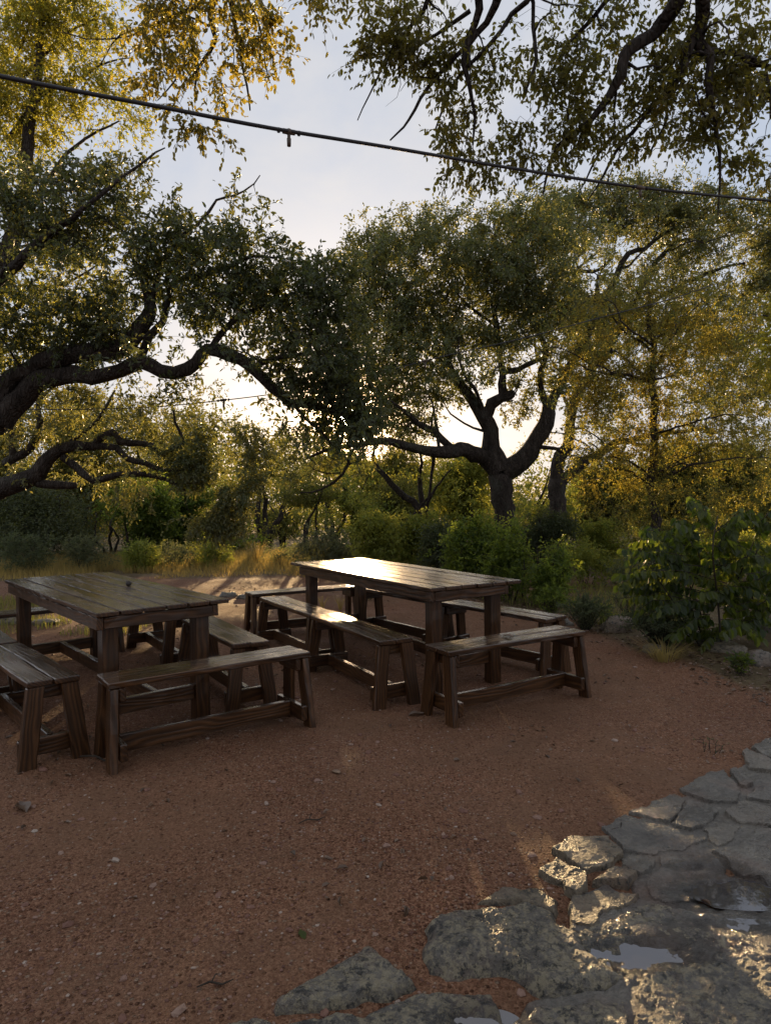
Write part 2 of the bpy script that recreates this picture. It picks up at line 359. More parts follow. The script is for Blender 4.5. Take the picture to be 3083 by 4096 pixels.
def grow(tr,skel_p,skel_r,masses,leaf,L,Wd,R,k=5,m=6,droop=.2,fine=True,twigs=True,mat_foil='foliage',noise_cut=-.38,sub_r=.0022,tw_scale=1.,outbias=.5,maxr=.012,extra=None):
    """masses: list of (centre3, (rx,ry,rz), count). Adds branches+foliage children to tr"""
    C=[];M=[]
    for (c,r,n,*tt) in masses:
        q=ellipsoid_pts(int(n*1.35)); q=np.asarray(c)+q*np.asarray(r)
        keep=fbm(q/(R*4.5),2,3)>noise_cut; q=q[keep]; C.append(q); M.append(np.full(len(q),tt[0] if tt else .5))
    for q,ti in (extra or []): C.append(q); M.append(np.full(len(q),ti))
    C=np.concatenate(C); M=np.concatenate(M)
    C=C+rng.normal(size=C.shape)*R*.3; ok=C[:,2]>.05; C=C[ok]; M=M[ok]
    ok=carve(C,rng.random(len(C))); C=C[ok]; M=M[ok]
    NP=np.array(skel_p); NR=np.array(skel_r)
    d0=np.array([np.min(np.sum((NP-c)**2,1)) for c in C])**.5
    o=np.argsort(d0); C=C[o]; M=M[o]
    nodes=np.empty((len(NP)+2*len(C),3)); nr=np.empty(len(nodes)); nodes[:len(NP)]=NP; nr[:len(NP)]=NR; n=len(NP)
    A=[];B=[];ra=[];rb=[];ax=[]
    for c in C:
        dd=np.sum((nodes[:n]-c)**2,1); j=int(np.argmin(dd)); p=nodes[j]; ln=dd[j]**.5
        r0=min(nr[j]*.75,maxr*tw_scale*(.35+ln*.6)); r1=max(r0*.45,.0018*tw_scale); r0=max(r0,r1)
        mid=(p+c)/2+rng.normal(size=3)*ln*.12+np.array([0,0,ln*.08])
        rm=(r0+r1)/2
        A+= [p,mid]; B+=[mid,c]; ra+=[r0,rm]; rb+=[rm,r1]; ax.append(c-mid)
        nodes[n]=mid; nr[n]=rm; nodes[n+1]=c; nr[n+1]=r1; n+=2
    A,B,ra,rb,ax=map(np.array,(A,B,ra,rb,ax)); ax=nrm(ax)
    bm=MB()
    if twigs: sticks(bm,A,B,ra,rb,4)
    N=len(C); cen=C.mean(0)
    out=nrm(C-cen)
    dirs=nrm(ax[:,None]*.55+out[:,None]*outbias*.4+rng.normal(size=(N,k,3))*.75+np.array([0,0,-droop]))
    Ls=R*rng.uniform(.6,1.3,(N,k))
    if twigs and sub_r: sticks(bm,np.repeat(C,k,0),(C[:,None]+dirs*Ls[...,None]).reshape(-1,3),sub_r,sub_r*.5,3)
    tt=np.linspace(.12,1.,m)[None,None]+rng.uniform(-.06,.06,(N,k,m))
    pos=C[:,None,None]+dirs[:,:,None]*(Ls[:,:,None]*tt)[...,None]+rng.normal(size=(N,k,m,3))*R*.05
    ld=nrm(dirs[:,:,None]*.6+rng.normal(size=(N,k,m,3))*.6+np.array([0,0,-droop*1.2]))
    nb=rng.normal(size=(N,k,m,3))*.8+np.array([0,0,.8])
    tint=np.clip(M[:,None,None]*.75+rng.normal(size=(N,1,1))*.14+rng.normal(size=(N,k,m))*.17+.12,0,1)
    pos=pos.reshape(-1,3); ld=ld.reshape(-1,3); nb=nb.reshape(-1,3); tint=tint.ravel()
    ok=carve(pos,rng.random(len(pos)))&(pos[:,2]>.02)
    pos,ld,nb,tint=pos[ok],ld[ok],nb[ok],tint[ok]
    sz=rng.uniform(.65,1.25,len(pos))
    fm=MB(); leafmesh(fm,pos,ld,nb,L*sz,Wd*sz,tint,fine)
    loc=np.array(tr.location)
    if twigs: bm.build('branches',TWIG,tr,origin=loc)
    fm.build(mat_foil,LM[leaf],tr,origin=loc)
    return len(pos)
def polypts(poly,d,thick,lai,leafarea,tint,gap=-.05,sc=(1.1,1.1,2.2),seed=5):
    poly=np.array(poly,float); s=d/F; n0=int(_area(poly)*s*s*lai/leafarea*2.2); lo,hi=poly.min(0),poly.max(0)
    q=rng.uniform(lo,hi,(n0*2,2)); ii,dist=_ins2(q[:,0],q[:,1],poly); dist=np.where(ii,dist,-dist); q=q[dist>rng.normal(size=len(q))*25]; dd=d+np.clip(rng.normal(size=len(q)),-1.6,1.6)*thick
    p=np.array([P(a,b,c) for (a,b),c in zip(q,dd)]); k=fbm(p*np.array(sc)*9./d*1.4,3,seed)>gap
    p=p[k][:int(n0/2.2)]; return (p,tint)
def _area(p): x,y=p[:,0],p[:,1]; return .5*abs(np.sum(x*np.roll(y,-1)-np.roll(x,-1)*y))
def _ins2(px,py,poly):
    n=len(poly); ins=np.zeros(px.shape,bool); dist=np.full(px.shape,1e9)
    for k in range(n):
        x1,y1=poly[k]; x2,y2=poly[(k+1)%n]
        c=((y1>py)!=(y2>py)); xi=(x2-x1)*(py-y1)/((y2-y1) if y2!=y1 else 1e-9)+x1; ins^=c&(px<xi)
        ex,ey=x2-x1,y2-y1; L2=ex*ex+ey*ey+1e-12; u=np.clip(((px-x1)*ex+(py-y1)*ey)/L2,0,1)
        dist=np.minimum(dist,np.hypot(px-x1-u*ex,py-y1-u*ey))
    return ins,dist
def offshoots(paths,n,lmin,lmax,droop,seed,minr=.0):
    r=np.random.default_rng(seed); out=[]
    for pts,rad in paths:
        pts=np.array(pts); rad=np.array(rad); L=np.linalg.norm(np.diff(pts,axis=0),axis=1); tot_=L.sum()
        for k in range(int(n*tot_+r.random())):
            u=r.uniform(.15,.98); i=min(int(u*(len(pts)-1)),len(pts)-2); f=u*(len(pts)-1)-i; p=pts[i]*(1-f)+pts[i+1]*f; rr=(rad[i]*(1-f)+rad[i+1]*f)
            if rr<minr: continue
            tg=nrm((pts[i+1]-pts[i])[None])[0]; d=nrm((tg*.5+r.normal(size=3)*.75)[None])[0]; l=r.uniform(lmin,lmax); r0=min(rr*.5,l*.02+.003)
            q=[p]
            for m_ in range(4): d=nrm((d+r.normal(size=3)*.35+np.array([0,0,-droop]))[None])[0]; q.append(q[-1]+d*l/4)
            out.append((np.array(q),np.array([r0,r0*.8,r0*.6,r0*.4,r0*.2])))
    return out
def limbs(tr,paths,step=.12,sides=9,name='trunk',jit=.03,seed=1,rough=.12):
    mb=MB(); sp=[];sr=[]
    for pts,rad in paths:
        p,r=catmull(pts,rad,step); p=p+(np.stack([fbm(p*2.6+9.,3,seed),fbm(p*2.6+31.,3,seed+1),fbm(p*2.6+57.,3,seed+2)],1)*jit*np.minimum(np.minimum(np.arange(len(p)),np.arange(len(p))[::-1])/3,1)[:,None])
        tube(mb,p,r,sides,rough,seed); sp.append(p); sr.append(r)
    mb.build(name,BARK,tr,smooth=True,origin=np.array(tr.location))
    return np.concatenate(sp),np.concatenate(sr)
def pxpath(pts,d):
    """pts (px,py,width_px[,depth]) -> 3D path with radii"""
    o=[];r=[]
    for a in pts:
        dd=a[3] if len(a)>3 else d
        o.append(P(a[0],a[1],dd)); r.append(a[2]/2*dd/F)
    return np.array(o),np.array(r)
def masspx(ms,d,dens,rdf=.8):
    """(px,py,rx,ry[,density mult[,tint[,depth]]])"""
    o=[]
    for a in ms:
        dm=a[4] if len(a)>4 else 1.; ti=a[5] if len(a)>5 else .4; dd=a[6] if len(a)>6 else d
        s=dd/F; rx,rz=a[2]*s,a[3]*s; n=max(4,int(math.pi*rx*rz*dens*dm))
        o.append((P(a[0],a[1],dd),(rx,min((rx+rz)/2*rdf,1.6*dd/7),rz),n,ti))
    return o
# ================================================================ GROUND
def axis(lo,hi,fine_lo,fine_hi,st):
    a=list(np.arange(fine_lo,fine_hi+1e-6,st)); x=fine_hi; s=st
    while x<hi: s*=1.25; x+=s; a.append(x)
    x=fine_lo; s=st
    while x>lo: s*=1.25; x-=s; a.insert(0,x)
    return np.array(a)
GB=np.array([G(x,y)[:2] for x,y in ((-900,2335),(0,2328),(430,2318),(1150,2305),(1500,2330),(1900,2400),(2300,2490),(2560,2570),(2720,2680),(3083,2790),(3900,2950))])
def vegmask(x,y):
    yb=np.interp(x,GB[np.argsort(GB[:,0]),0],GB[np.argsort(GB[:,0]),1])
    yb=np.where(x>GB[:,0].max(),GB[-1,1],yb)
    m=np.clip((y-yb+.35*vnoise(np.stack([x*1.4,y*1.4],-1),9))/.5+.2,0,1)
    path=np.exp(-((y-(10.6+.05*x))/.7)**2)*(x>.8)
    return np.clip(m-.8*path,0,1)
SINK=np.array([G(1583+x*.9009,2800+y*.9009,.0)[:2] for x,y in ((760,880),(900,790),(1000,640),(1250,520),(1450,380),(1700,180),(2300,0),(3200,900),(2600,2000),(700,1900),(-300,1700),(-350,1380),(0,1100),(150,960),(500,860))])
def _ins(px,py,poly):
    n=len(poly); ins=np.zeros(px.shape,bool); dist=np.full(px.shape,1e9)
    for k in range(n):
        x1,y1=poly[k]; x2,y2=poly[(k+1)%n]
        c=((y1>py)!=(y2>py)); xi=(x2-x1)*(py-y1)/((y2-y1) if y2!=y1 else 1e-9)+x1; ins^=c&(px<xi)
        ex,ey=x2-x1,y2-y1; L2=ex*ex+ey*ey+1e-12; u=np.clip(((px-x1)*ex+(py-y1)*ey)/L2,0,1)
        dist=np.minimum(dist,np.hypot(px-x1-u*ex,py-y1-u*ey))
    return np.where(ins,dist,-dist)
def gheight(x,y):
    p=np.stack([x,y],-1); z=(.012*fbm(p*.9,3,4)+.006*fbm(p*4.,2,8))*np.clip((y-2.5)/3,.25,1)-.012*np.clip(_ins(np.asarray(x,float),np.asarray(y,float),SINK)/.12,0,1)
    far=np.clip((np.hypot(x,y)-14)/30,0,1); z=z+far*(.5*fbm(p*.05,2,2)-.8)
    return z-np.where(y>5,0,.0)
xs=axis(-400,400,-8,8,.1); ys=axis(-60,600,-1,14,.1)
X,Y=np.meshgrid(xs,ys); Z=gheight(X,Y)
nx,ny=len(xs),len(ys); i=np.arange(ny-1)[:,None]*nx+np.arange(nx-1)[None]
mb=MB(); mb.add(np.stack([X,Y,Z],-1).reshape(-1,3),np.stack([i,i+1,i+nx+1,i+nx],-1).reshape(-1,4),attr=vegmask(X,Y).ravel())
tag(mb.build('ground',GROUND,smooth=True),kind='structure')
# ---------------------------------------------------------------- pebbles
def pebbles():
    ico=[];t_=(1+5**.5)/2
    for a in ((-1,t_,0),(1,t_,0),(-1,-t_,0),(1,-t_,0),(0,-1,t_),(0,1,t_),(0,-1,-t_),(0,1,-t_),(t_,0,-1),(t_,0,1),(-t_,0,-1),(-t_,0,1)): ico.append(a)
    ico=nrm(np.array(ico,float)); tri=np.array([(0,11,5),(0,5,1),(0,1,7),(0,7,10),(0,10,11),(1,5,9),(5,11,4),(11,10,2),(10,7,6),(7,1,8),(3,9,4),(3,4,2),(3,2,6),(3,6,8),(3,8,9),(4,9,5),(2,4,11),(6,2,10),(8,6,7),(9,8,1)])
    N=30000; u=rng.random(N); y=1.2+12*u**1.7; x=(rng.random(N)*2-1)*(1.1+y*.62)
    big=rng.random(N)<.035
    s=np.where(big,rng.uniform(.008,.017,N),rng.uniform(.0022,.0065,N))
    cl=fbm(np.stack([x*1.1,y*1.1],-1),3,21); ok=(cl>-.25+rng.normal(size=N)*.25)|(big&(rng.random(N)<.6)); x,y,s,big=x[ok],y[ok],s[ok],big[ok]; N=len(x)
    sc=np.stack([s*rng.uniform(.8,1.5,N),s*rng.uniform(.7,1.2,N),s*rng.uniform(.4,.75,N)],1)
    th=rng.random(N)*6.28; v=ico[None]*(1+rng.uniform(-.22,.22,(N,12,1)))*sc[:,None]
    c,s_=np.cos(th)[:,None],np.sin(th)[:,None]; vx=v[...,0]*c-v[...,1]*s_; vy=v[...,0]*s_+v[...,1]*c
    z=gheight(x,y)
    v=np.stack([vx+x[:,None],vy+y[:,None],v[...,2]+(z+sc[:,2]*.25)[:,None]],-1)
    tint=np.where(big,rng.uniform(.2,.9,N),rng.random(N)**1.6*.9)
    mb=MB(); mb.add(v.reshape(-1,3),t=(np.arange(N)[:,None,None]*12+tri[None]).reshape(-1,3),attr=np.repeat(tint,12))
    tag(mb.build('pebbles',PEB),'loose reddish and pale pebbles strewn over the gravel terrace','gravel',kind='stuff')
pebbles()
# ================================================================ ROCKS & PAVING
def inside(px,py,poly):
    n=len(poly); ins=np.zeros(px.shape,bool); dist=np.full(px.shape,1e9)
    for k in range(n):
        x1,y1=poly[k]; x2,y2=poly[(k+1)%n]
        c=((y1>py)!=(y2>py)); xi=(x2-x1)*(py-y1)/((y2-y1) if y2!=y1 else 1e-9)+x1; ins^=c&(px<xi)
        ex,ey=x2-x1,y2-y1; L2=ex*ex+ey*ey+1e-12; u=np.clip(((px-x1)*ex+(py-y1)*ey)/L2,0,1)
        dist=np.minimum(dist,np.hypot(px-x1-u*ex,py-y1-u*ey))
    return ins,dist
def slab_field(mb,poly,sp,top,bev,na,nf,seed,bulge=0.,tilt=(0,0),carves=(),warp=.012,strata=0.):
    poly=np.asarray(poly,float); lo=poly.min(0)-.04; hi=poly.max(0)+.04
    xs=np.arange(lo[0],hi[0],sp); ys=np.arange(lo[1],hi[1],sp); X,Y=np.meshgrid(xs,ys)
    p=np.stack([X,Y],-1); wx=warp*fbm(p*14,3,seed); wy=warp*fbm(p*14+50,3,seed+3)
    ins,ds=inside(X+wx,Y+wy,poly); sd=np.where(ins,ds,-ds); cen=poly.mean(0)
    e=np.clip(sd/bev+.35,0,1); e=e*e*(3-2*e)
    h=top*TOPK+na*NAK*(fbm(p*nf,6,seed,.6)+.5*(.5-np.abs(fbm(p*nf*1.7+5,4,seed+2,.6))))+tilt[0]*(X-cen[0])+tilt[1]*(Y-cen[1])
    if bulge: h=h+.5*bulge*(np.clip(sd/(.22),0,1)**.6)*(.75+.5*fbm(p*5,2,seed+8))
    if strata: h=h+strata*np.round(fbm(p*4+7,2,seed+5)*2.5)/2.5
    for c,(a,b),dep in carves:
        q=np.hypot((X-c[0])/a,(Y-c[1])/b)+.28*fbm(p*16,3,seed+9); h=h-dep*np.clip(1.25-q,0,1)**.7
    h=-.05+(h+.05)*e
    wetm=np.zeros(X.shape)
    for c,(a,b),dep in carves: q=np.hypot((X-c[0])/a,(Y-c[1])/b)+.35*fbm(p*14,3,seed+9); wetm=np.maximum(wetm,np.clip((2.1-q)/.8,0,1))
    keep=sd>-bev*.5-.012; nx=len(xs); ny=len(ys)
    idx=np.arange(ny*nx).reshape(ny,nx); q=np.stack([idx[:-1,:-1],idx[:-1,1:],idx[1:,1:],idx[1:,:-1]],-1).reshape(-1,4)
    kq=keep.ravel()[q].all(1); q=q[kq]; used=np.unique(q); rm=np.full(nx*ny,-1); rm[used]=np.arange(len(used))
    if len(used)==0: return
    mb.add(np.stack([X,Y,h],-1).reshape(-1,3)[used],rm[q],attr=(.5*float(np.random.default_rng(seed).random())+.5*wetm).ravel()[used])
def R3(pts): return [G(1583+x*.9009,2800+y*.9009,.03)[:2] for x,y in pts]
def R6(pts): return [G(2200+x*.5303,2850+y*.5303,.03)[:2] for x,y in pts]
def R8(pts): return [G(700+x*.7808,3200+y*.7808,.03)[:2] for x,y in pts]
NAK=.36; TOPK=.42
PUD=[(R3([(1540,832)])[0],(.15,.075),.030),(R3([(1500,965)])[0],(.13,.035),.018),(R3([(1075,1095)])[0],(.17,.06),.020),(R3([(400,1400)])[0],(.085,.05),.018),(R6([(1320,1130)])[0],(.055,.04),.014),(R3([(1310,715)])[0],(.05,.02),.012)]
pv=MB()
SL=[R6(a) for a in (
 [(580,718),(935,568),(1022,615),(975,718),(900,792)],
 [(1034,618),(1200,662),(1290,720),(1150,818),(1060,852),(922,800),(988,720)],
 [(965,545),(1288,392),(1375,480),(1435,540),(1398,638),(1200,650),(1085,600)],
 [(1345,408),(1402,398),(1555,508),(1500,538),(1445,528)],
 [(1438,302),(1482,242),(1670,332),(1760,400),(1720,430),(1500,388)],
 [(1512,230),(1665,160),(1900,60),(2000,200),(1800,370),(1600,288)],
 [(368,837),(572,742),(900,817),(1060,868),(1178,900),(1098,957),(960,998),(800,1028),(562,1018),(482,928)],
 [(1455,600),(1550,532),(1665,512),(1900,480),(1950,640),(1665,648),(1485,618)],
 [(1420,652),(1462,634),(1665,672),(1950,660),(1900,860),(1665,818),(1550,798),(1402,788),(1315,730)],
 [(1155,832),(1300,783),(1428,812),(1398,898),(1368,938),(1250,958),(1192,900)],
 [(1392,952),(1560,842),(1665,832),(1900,880),(2100,1300),(1800,1420),(1665,1282),(1580,1205),(1450,1192),(1384,1122),(1332,1060),(1242,1018),(1205,998)],
 [(802,1042),(960,1012),(1100,1003),(1240,1052),(1320,1102),(1398,1212),(1368,1260),(1250,1308),(1100,1348),(900,1390),(782,1366),(704,1270),(694,1222),(792,1122)],
 [(572,1032),(790,1052),(780,1108),(680,1188),(552,1110)],
 [(1810,380),(2010,210),(2400,100),(2500,500),(1960,600),(1800,470)],
 [(1960,650),(2500,560),(2700,1100),(2120,1280),(1920,860)])]
RS=(.022,.034,.038,.03,.036,.04,.024,.034,.03,.022,.03,.024,.018,.04,.038)
for k,a in enumerate(SL):
    slab_field(pv,a,.006,RS[k],.008,.010,10.,40+k,tilt=(rng.uniform(-.02,.02),rng.uniform(-.02,.02)),carves=PUD,strata=.005)
# wide rough bedrock slab of the lower right, and mortar bed under the paving
slab_field(pv,R3([(1130,885),(1350,900),(1670,935),(1960,1000),(2100,1300),(1500,1240),(1250,1090),(1100,1000)]),.007,.02,.02,.010,12.,70,carves=PUD)
bed=R6([(600,760),(960,590),(1300,440),(1500,290),(1760,130),(2400,60),(2900,1200),(2300,2500),(900,2500),(600,1400),(500,1000)])
slab_field(pv,bed,.014,.004,.03,.005,20.,77,carves=[(c,s,d*1.3) for c,s,d in PUD])
slab_field(pv,R3([(560,1290),(900,1230),(1000,1180),(760,990),(760,840),(930,760),(1100,880),(2100,1000),(2100,1700),(420,1700),(470,1440)]),.009,.022,.03,.012,14.,79,carves=[(c,s_,d*.8) for c,s_,d in PUD],strata=.004)
tag(pv.build('flagstone_paving',STONE,smooth=False),kind='structure')
def rock(name,poly,mat,top,bev,na,nf,seed,label,cat='rock',group=None,**kw):
    mb=MB(); slab_field(mb,poly,kw.pop('sp',.006),top,bev,na,nf,seed,**kw); c=np.array([*np.asarray(poly).mean(0),0.])
    return tag(mb.build(name,mat,smooth=False,origin=c),label,cat,group)
rock('limestone_boulder',R3([(100,985),(170,925),(260,895),(400,890),(560,870),(700,880),(740,960),(850,1010),(905,1100),(1035,1180),(1055,1238),(900,1275),(640,1298),(560,1230),(470,1180),(330,1178),(230,1208),(130,1168),(96,1080)]),LIME,.045,.085,.022,12.,81,'rounded pale and black limestone hump with lichen at the near edge of the paving',bulge=.05,strata=.006)
rock('limestone_slab',R3([(310,880),(460,798),(620,795),(735,850),(735,930),(600,880)]),TAN,.03,.04,.012,12.,82,'low dark stained slab behind the rounded lichen hump',strata=.004)
rock('loose_flagstone',R3([(685,655),(770,600),(960,598),(1012,670),(990,712),(900,735),(830,735)]),TAN,.05,.008,.007,12.,83,'largest tan plate stone lying against the corner of the paving',strata=.004,tilt=(0,.05))
rock('loose_flagstone',R3([(615,742),(700,690),(850,738),(853,768),(740,800)]),TAN,.05,.012,.009,12.,84,'flat tan stone just left of the small block at the paving edge',strata=.004)
rock('stone_block',R3([(738,790),(860,772),(862,812),(800,842),(735,830)]),TAN,.075,.008,.008,14.,85,'small sunlit tan stone block propped in front of two plate stones')
rock('loose_flagstone',R3([(930,752),(1000,720),(1082,750),(1040,805),(870,790)]),TAN,.056,.012,.010,14.,86,'bright sunlit ragged stone beside the grey paving corner',strata=.005)
rock('loose_flagstone',R3([(755,842),(900,820),(1082,850),(1050,890),(930,920),(900,982),(770,970),(752,900)]),TAN,.036,.014,.008,12.,87,'smooth low stone between the small block and the lichen hump',carves=PUD)
rock('limestone_slab',R8([(508,1012),(570,950),(700,880),(900,768),(1000,718),(1100,790),(1170,830),(1232,900),(1100,962),(900,1004),(700,1054),(520,1074)]),LIME,.05,.035,.016,10.,88,'grey wedge shaped slab with a pointed top at the bottom centre',strata=.006,bulge=.012)
rock('limestone_slab',R8([(150,1152),(250,1100),(370,1062),(520,1082),(700,1062),(1060,1012),(1230,935),(1400,930),(1620,955),(1700,1100),(1660,1300),(900,1400),(300,1350)]),LIME,.030,.03,.014,11.,89,'broken lichen spotted slab below the grey wedge at the bottom edge',strata=.005,carves=PUD)
rock('limestone_slab',R3([(1065,878),(1190,868),(1400,960),(1700,1060),(1900,1250),(1900,1650),(1060,1650),(1050,1260),(1060,1185),(1000,1200),(860,1125),(770,1010),(925,945)]),LIME,.030,.03,.016,13.,90,'broad rough slab with golden sparkle and a sky filled puddle at lower right',strata=.005,carves=PUD)
rock('limestone_slab',R3([(600,1330),(820,1300),(1040,1262),(1050,1440),(1040,1600),(480,1600),(500,1390)]),LIME,.022,.025,.015,13.,91,'dark cracked slab between the lichen hump and the bottom edge',strata=.006)
for c,(a,b),dep in PUD[:4]:
    mb=MB(); an=np.arange(40)/40*2*np.pi; rr=1.22+.1*fbm(np.stack([np.cos(an),np.sin(an)],-1)*2,2,int(c[0]*100)%97)
    z=dict(zip(range(4),(.001,.000,.000,-.001)))[[q[0] is c for q in PUD].index(True)]
    v=np.stack([np.cos(an)*a*rr,np.sin(an)*b*rr,np.zeros(40)],1)+np.array([c[0],c[1],z]); v=np.vstack([[c[0],c[1],z],v])
    mb.add(v,t=[(0,1+k,1+(k+1)%40) for k in range(40)])
    tag(mb.build('puddle',WATER,origin=np.array([c[0],c[1],z])),kind='structure')
def boulder(px,py,wpx,hpx,mat,label,seed,group='stones edging the gravel terrace',name='border_stone',dep=.8):
    g_=G(px,py); d=g_[1]; a=wpx/2*d/F; h=hpx*d/F
    n=20; th=np.linspace(0,np.pi*.62,n//2+2); ph=np.arange(n)/n*2*np.pi
    T_,P_=np.meshgrid(th,ph,indexing='ij'); u=np.stack([np.sin(T_)*np.cos(P_),np.sin(T_)*np.sin(P_),np.cos(T_)],-1)
    u=np.sign(u)*np.abs(u)**.75; r=1+.22*fbm(u*1.6+seed,3,seed)+.05*fbm(u*6,2,seed); v=u*r[...,None]*np.array([a,a*dep,h*.95])
    v=v+np.array([g_[0],g_[1]+a*dep*.6,0.]); m=len(th)
    i=np.arange(m-1)[:,None]*n; j=np.arange(n)[None]; j2=(j+1)%n
    mb=MB(); mb.add(v.reshape(-1,3),np.stack([i+j,i+n+j,i+n+j2,i+j2],-1).reshape(-1,4))
    return tag(mb.build(name,mat,smooth=True,origin=g_),label,'rock',group)
for a in ((2480,2528,120,60,TAN,'blocky tan stone just right of the front right bench',3),
 (2850,2575,170,45,GREYR,'flat pale stone under the large leafed shrub',4),(3030,2530,170,60,GREYR,'thick ledge stone by the right edge under the leafy shrub',5),
 (2925,2610,150,34,TAN,'low slab in the litter in front of the leafy shrub',6),(3060,2660,120,50,GREYR,'lowest grey stone at the right edge of the litter',7),
 (2240,2500,110,25,GREYR,'thin stone lying behind the front right bench',8),
 (905,2392,70,22,GREYR,'grey stone right of the left table corner in the row of edging stones',9),(985,2398,90,20,GREYR,'stone in the edging row touching the far bench leg',10),
 (1040,2415,90,14,GREYR,'flat stone under the far left end of the far bench',11),
 (20,2500,90,34,TAN,'pale stone at the left edge behind the left bench',12),(170,2500,110,20,GREYR,'long low stone behind the left table leg',13),
 (2620,2610,80,30,GREYR,'small stone half buried beside the dry grass tuft',14)): boulder(*a)
# ================================================================ FURNITURE
def board(mb,p0,p1,a,b,sa,sb,seed,bev=.004,ns=None,warp=.002,end=True,w2=None):
    """box along p0->p1, section axes a,b with half sizes"""
    r=np.random.default_rng(seed); p0,p1,a,b=map(lambda q:np.asarray(q,float),(p0,p1,a,b)); ln=np.linalg.norm(p1-p0)
    ns=ns or max(4,int(ln/.06)); u=np.linspace(0,1,ns); e=bev/ln
    U=np.concatenate([[0.],[e],u[1:-1],[1-e],[1.]]); sc=np.ones(len(U)); 
    ca=np.array([1,1,1,1,-1,-1,-1,-1.]); cb=np.array([-1,-1,1,1,1,1,-1,-1.])
    da=np.array([0,0,0,-1,1,0,0,1.])*0; V=[];GA=[]
    off=r.uniform(0,40,3)
    # octagon: (+sa,-sb+bev),( +sa, sb-bev),(sa-bev,sb),(-sa+bev,sb),(-sa,sb-bev),(-sa,-sb+bev),(-sa+bev,-sb),(sa-bev,-sb)
    for k,uu in enumerate(U):
        w=warp*fbm(np.array([[uu*ln*2.5+off[0],off[1]]]),2,seed)[0]; wz=warp*.9*fbm(np.array([[uu*ln*1.5+off[2],off[0]]]),2,seed+5)[0]
        s2=1 if w2 is None else (1-uu)+uu*w2
        A=sa*s2-(bev if k in (0,len(U)-1) else 0); Bq=sb-(bev if k in (0,len(U)-1) else 0); bv=bev
        oc=[(A,-Bq+bv),(A,Bq-bv),(A-bv,Bq),(-A+bv,Bq),(-A,Bq-bv),(-A,-Bq+bv),(-A+bv,-Bq),(A-bv,-Bq)]
        for (x,y) in oc:
            jx=.0010*r.normal()*(warp>0); jy=0
            V.append(p0+(p1-p0)*uu+a*(x+w+jx)+b*(y+wz+jy)); GA.append((uu*ln+off[0],x+off[1],y+off[2]))
    n=len(U); q=[];t_=[]
    for i in range(n-1):
        for j in range(8): q.append((i*8+j,i*8+(j+1)%8,i*8+8+(j+1)%8,i*8+8+j))
    def cap(o,f):
        c=[(o,o+1,o+2,o+3),(o,o+3,o+4,o+7),(o+4,o+5,o+6,o+7)]
        return [x[::-1] if f else x for x in c]
    q+=cap(0,False)+cap((n-1)*8,True)
    # end caps get cross-grain coords via their own verts
    mb.add(V,q,attr=np.array(GA))
def part(name,parent,boards):
    mb=MB()
    for args in boards:
        kw=args[-1] if isinstance(args[-1],dict) else {}; aa=args[:-1] if kw else args
        board(mb,*aa,**kw)
    return mb.build(name,WOOD,parent,attr='gco')
ex,ey,ez=np.eye(3)
def make_table(L,W,far,side,loc,th,label,s):
    t=empty('picnic_table',(*loc,0.),th,label,'table','heavy timber picnic tables on the gravel')
    n=6; pw=W/n; bs=[]
    for k in range(n):
        y=-W/2+pw*(k+.5); x1=L/2+np.random.default_rng(s+k).uniform(-.008,.006)
        dz=np.random.default_rng(s+k+3).uniform(-.0018,.0018); bs.append(((-L/2+np.random.default_rng(s+k+9).uniform(-.006,.01),y,.747+dz),(x1,y,.747+dz*.3),ey,ez,pw/2-.0055,.0128,s+k,dict(bev=.004,warp=.0022)))
    part('tabletop',t,bs)
    x0,x1=-L/2+far,L/2-.012; y0,y1=-W/2+.012,W/2-side; za=.7315-.036; h=.035
    part('apron',t,[((x0,y0+.019,za),(x1,y0+.019,za),ey,ez,.019,h,s+20)]); part('apron',t,[((x0,y1-.019,za),(x1,y1-.019,za),ey,ez,.019,h,s+21)])
    part('apron',t,[((x0+.022,y0+.04,za),(x0+.022,y1-.04,za),ex,ez,.019,h-.002,s+22)]); part('apron',t,[((x1-.016,y0+.04,za),(x1-.016,y1-.04,za),ex,ez,.019,h-.002,s+23)])
    lx0,lx1,ly0,ly1=x0+.095,x1-.085,y0+.088,y1-.088
    for i,x in enumerate((lx0,lx1)):
        for j,y in enumerate((ly0,ly1)):
            part('leg',t,[((x,y,-.03),(x,y,.7315),ex,ey,.045,.045,s+30+i*2+j,dict(bev=.005,warp=.0015))])
        part('end_rail',t,[((x,ly0+.046,.195),(x,ly1-.046,.195),ex,ez,.019,.045,s+40+i)])
    part('stretcher',t,[((lx0+.02,(ly0+ly1)/2,.195),(lx1-.02,(ly0+ly1)/2,.195),ey,ez,.019,.043,s+45)])
    return t
make_table(2.27,.817,.10,.075,(-2.029,4.8266),-.8624,'dark wet picnic table on the left with a small round nut on its planks',100)
make_table(2.417,.841,.20,.118,(.0307,5.8776),-1.0258,'picnic table on the right whose top shines with the sun glare',200)
BL,BW,BH=1.174,.263,.449
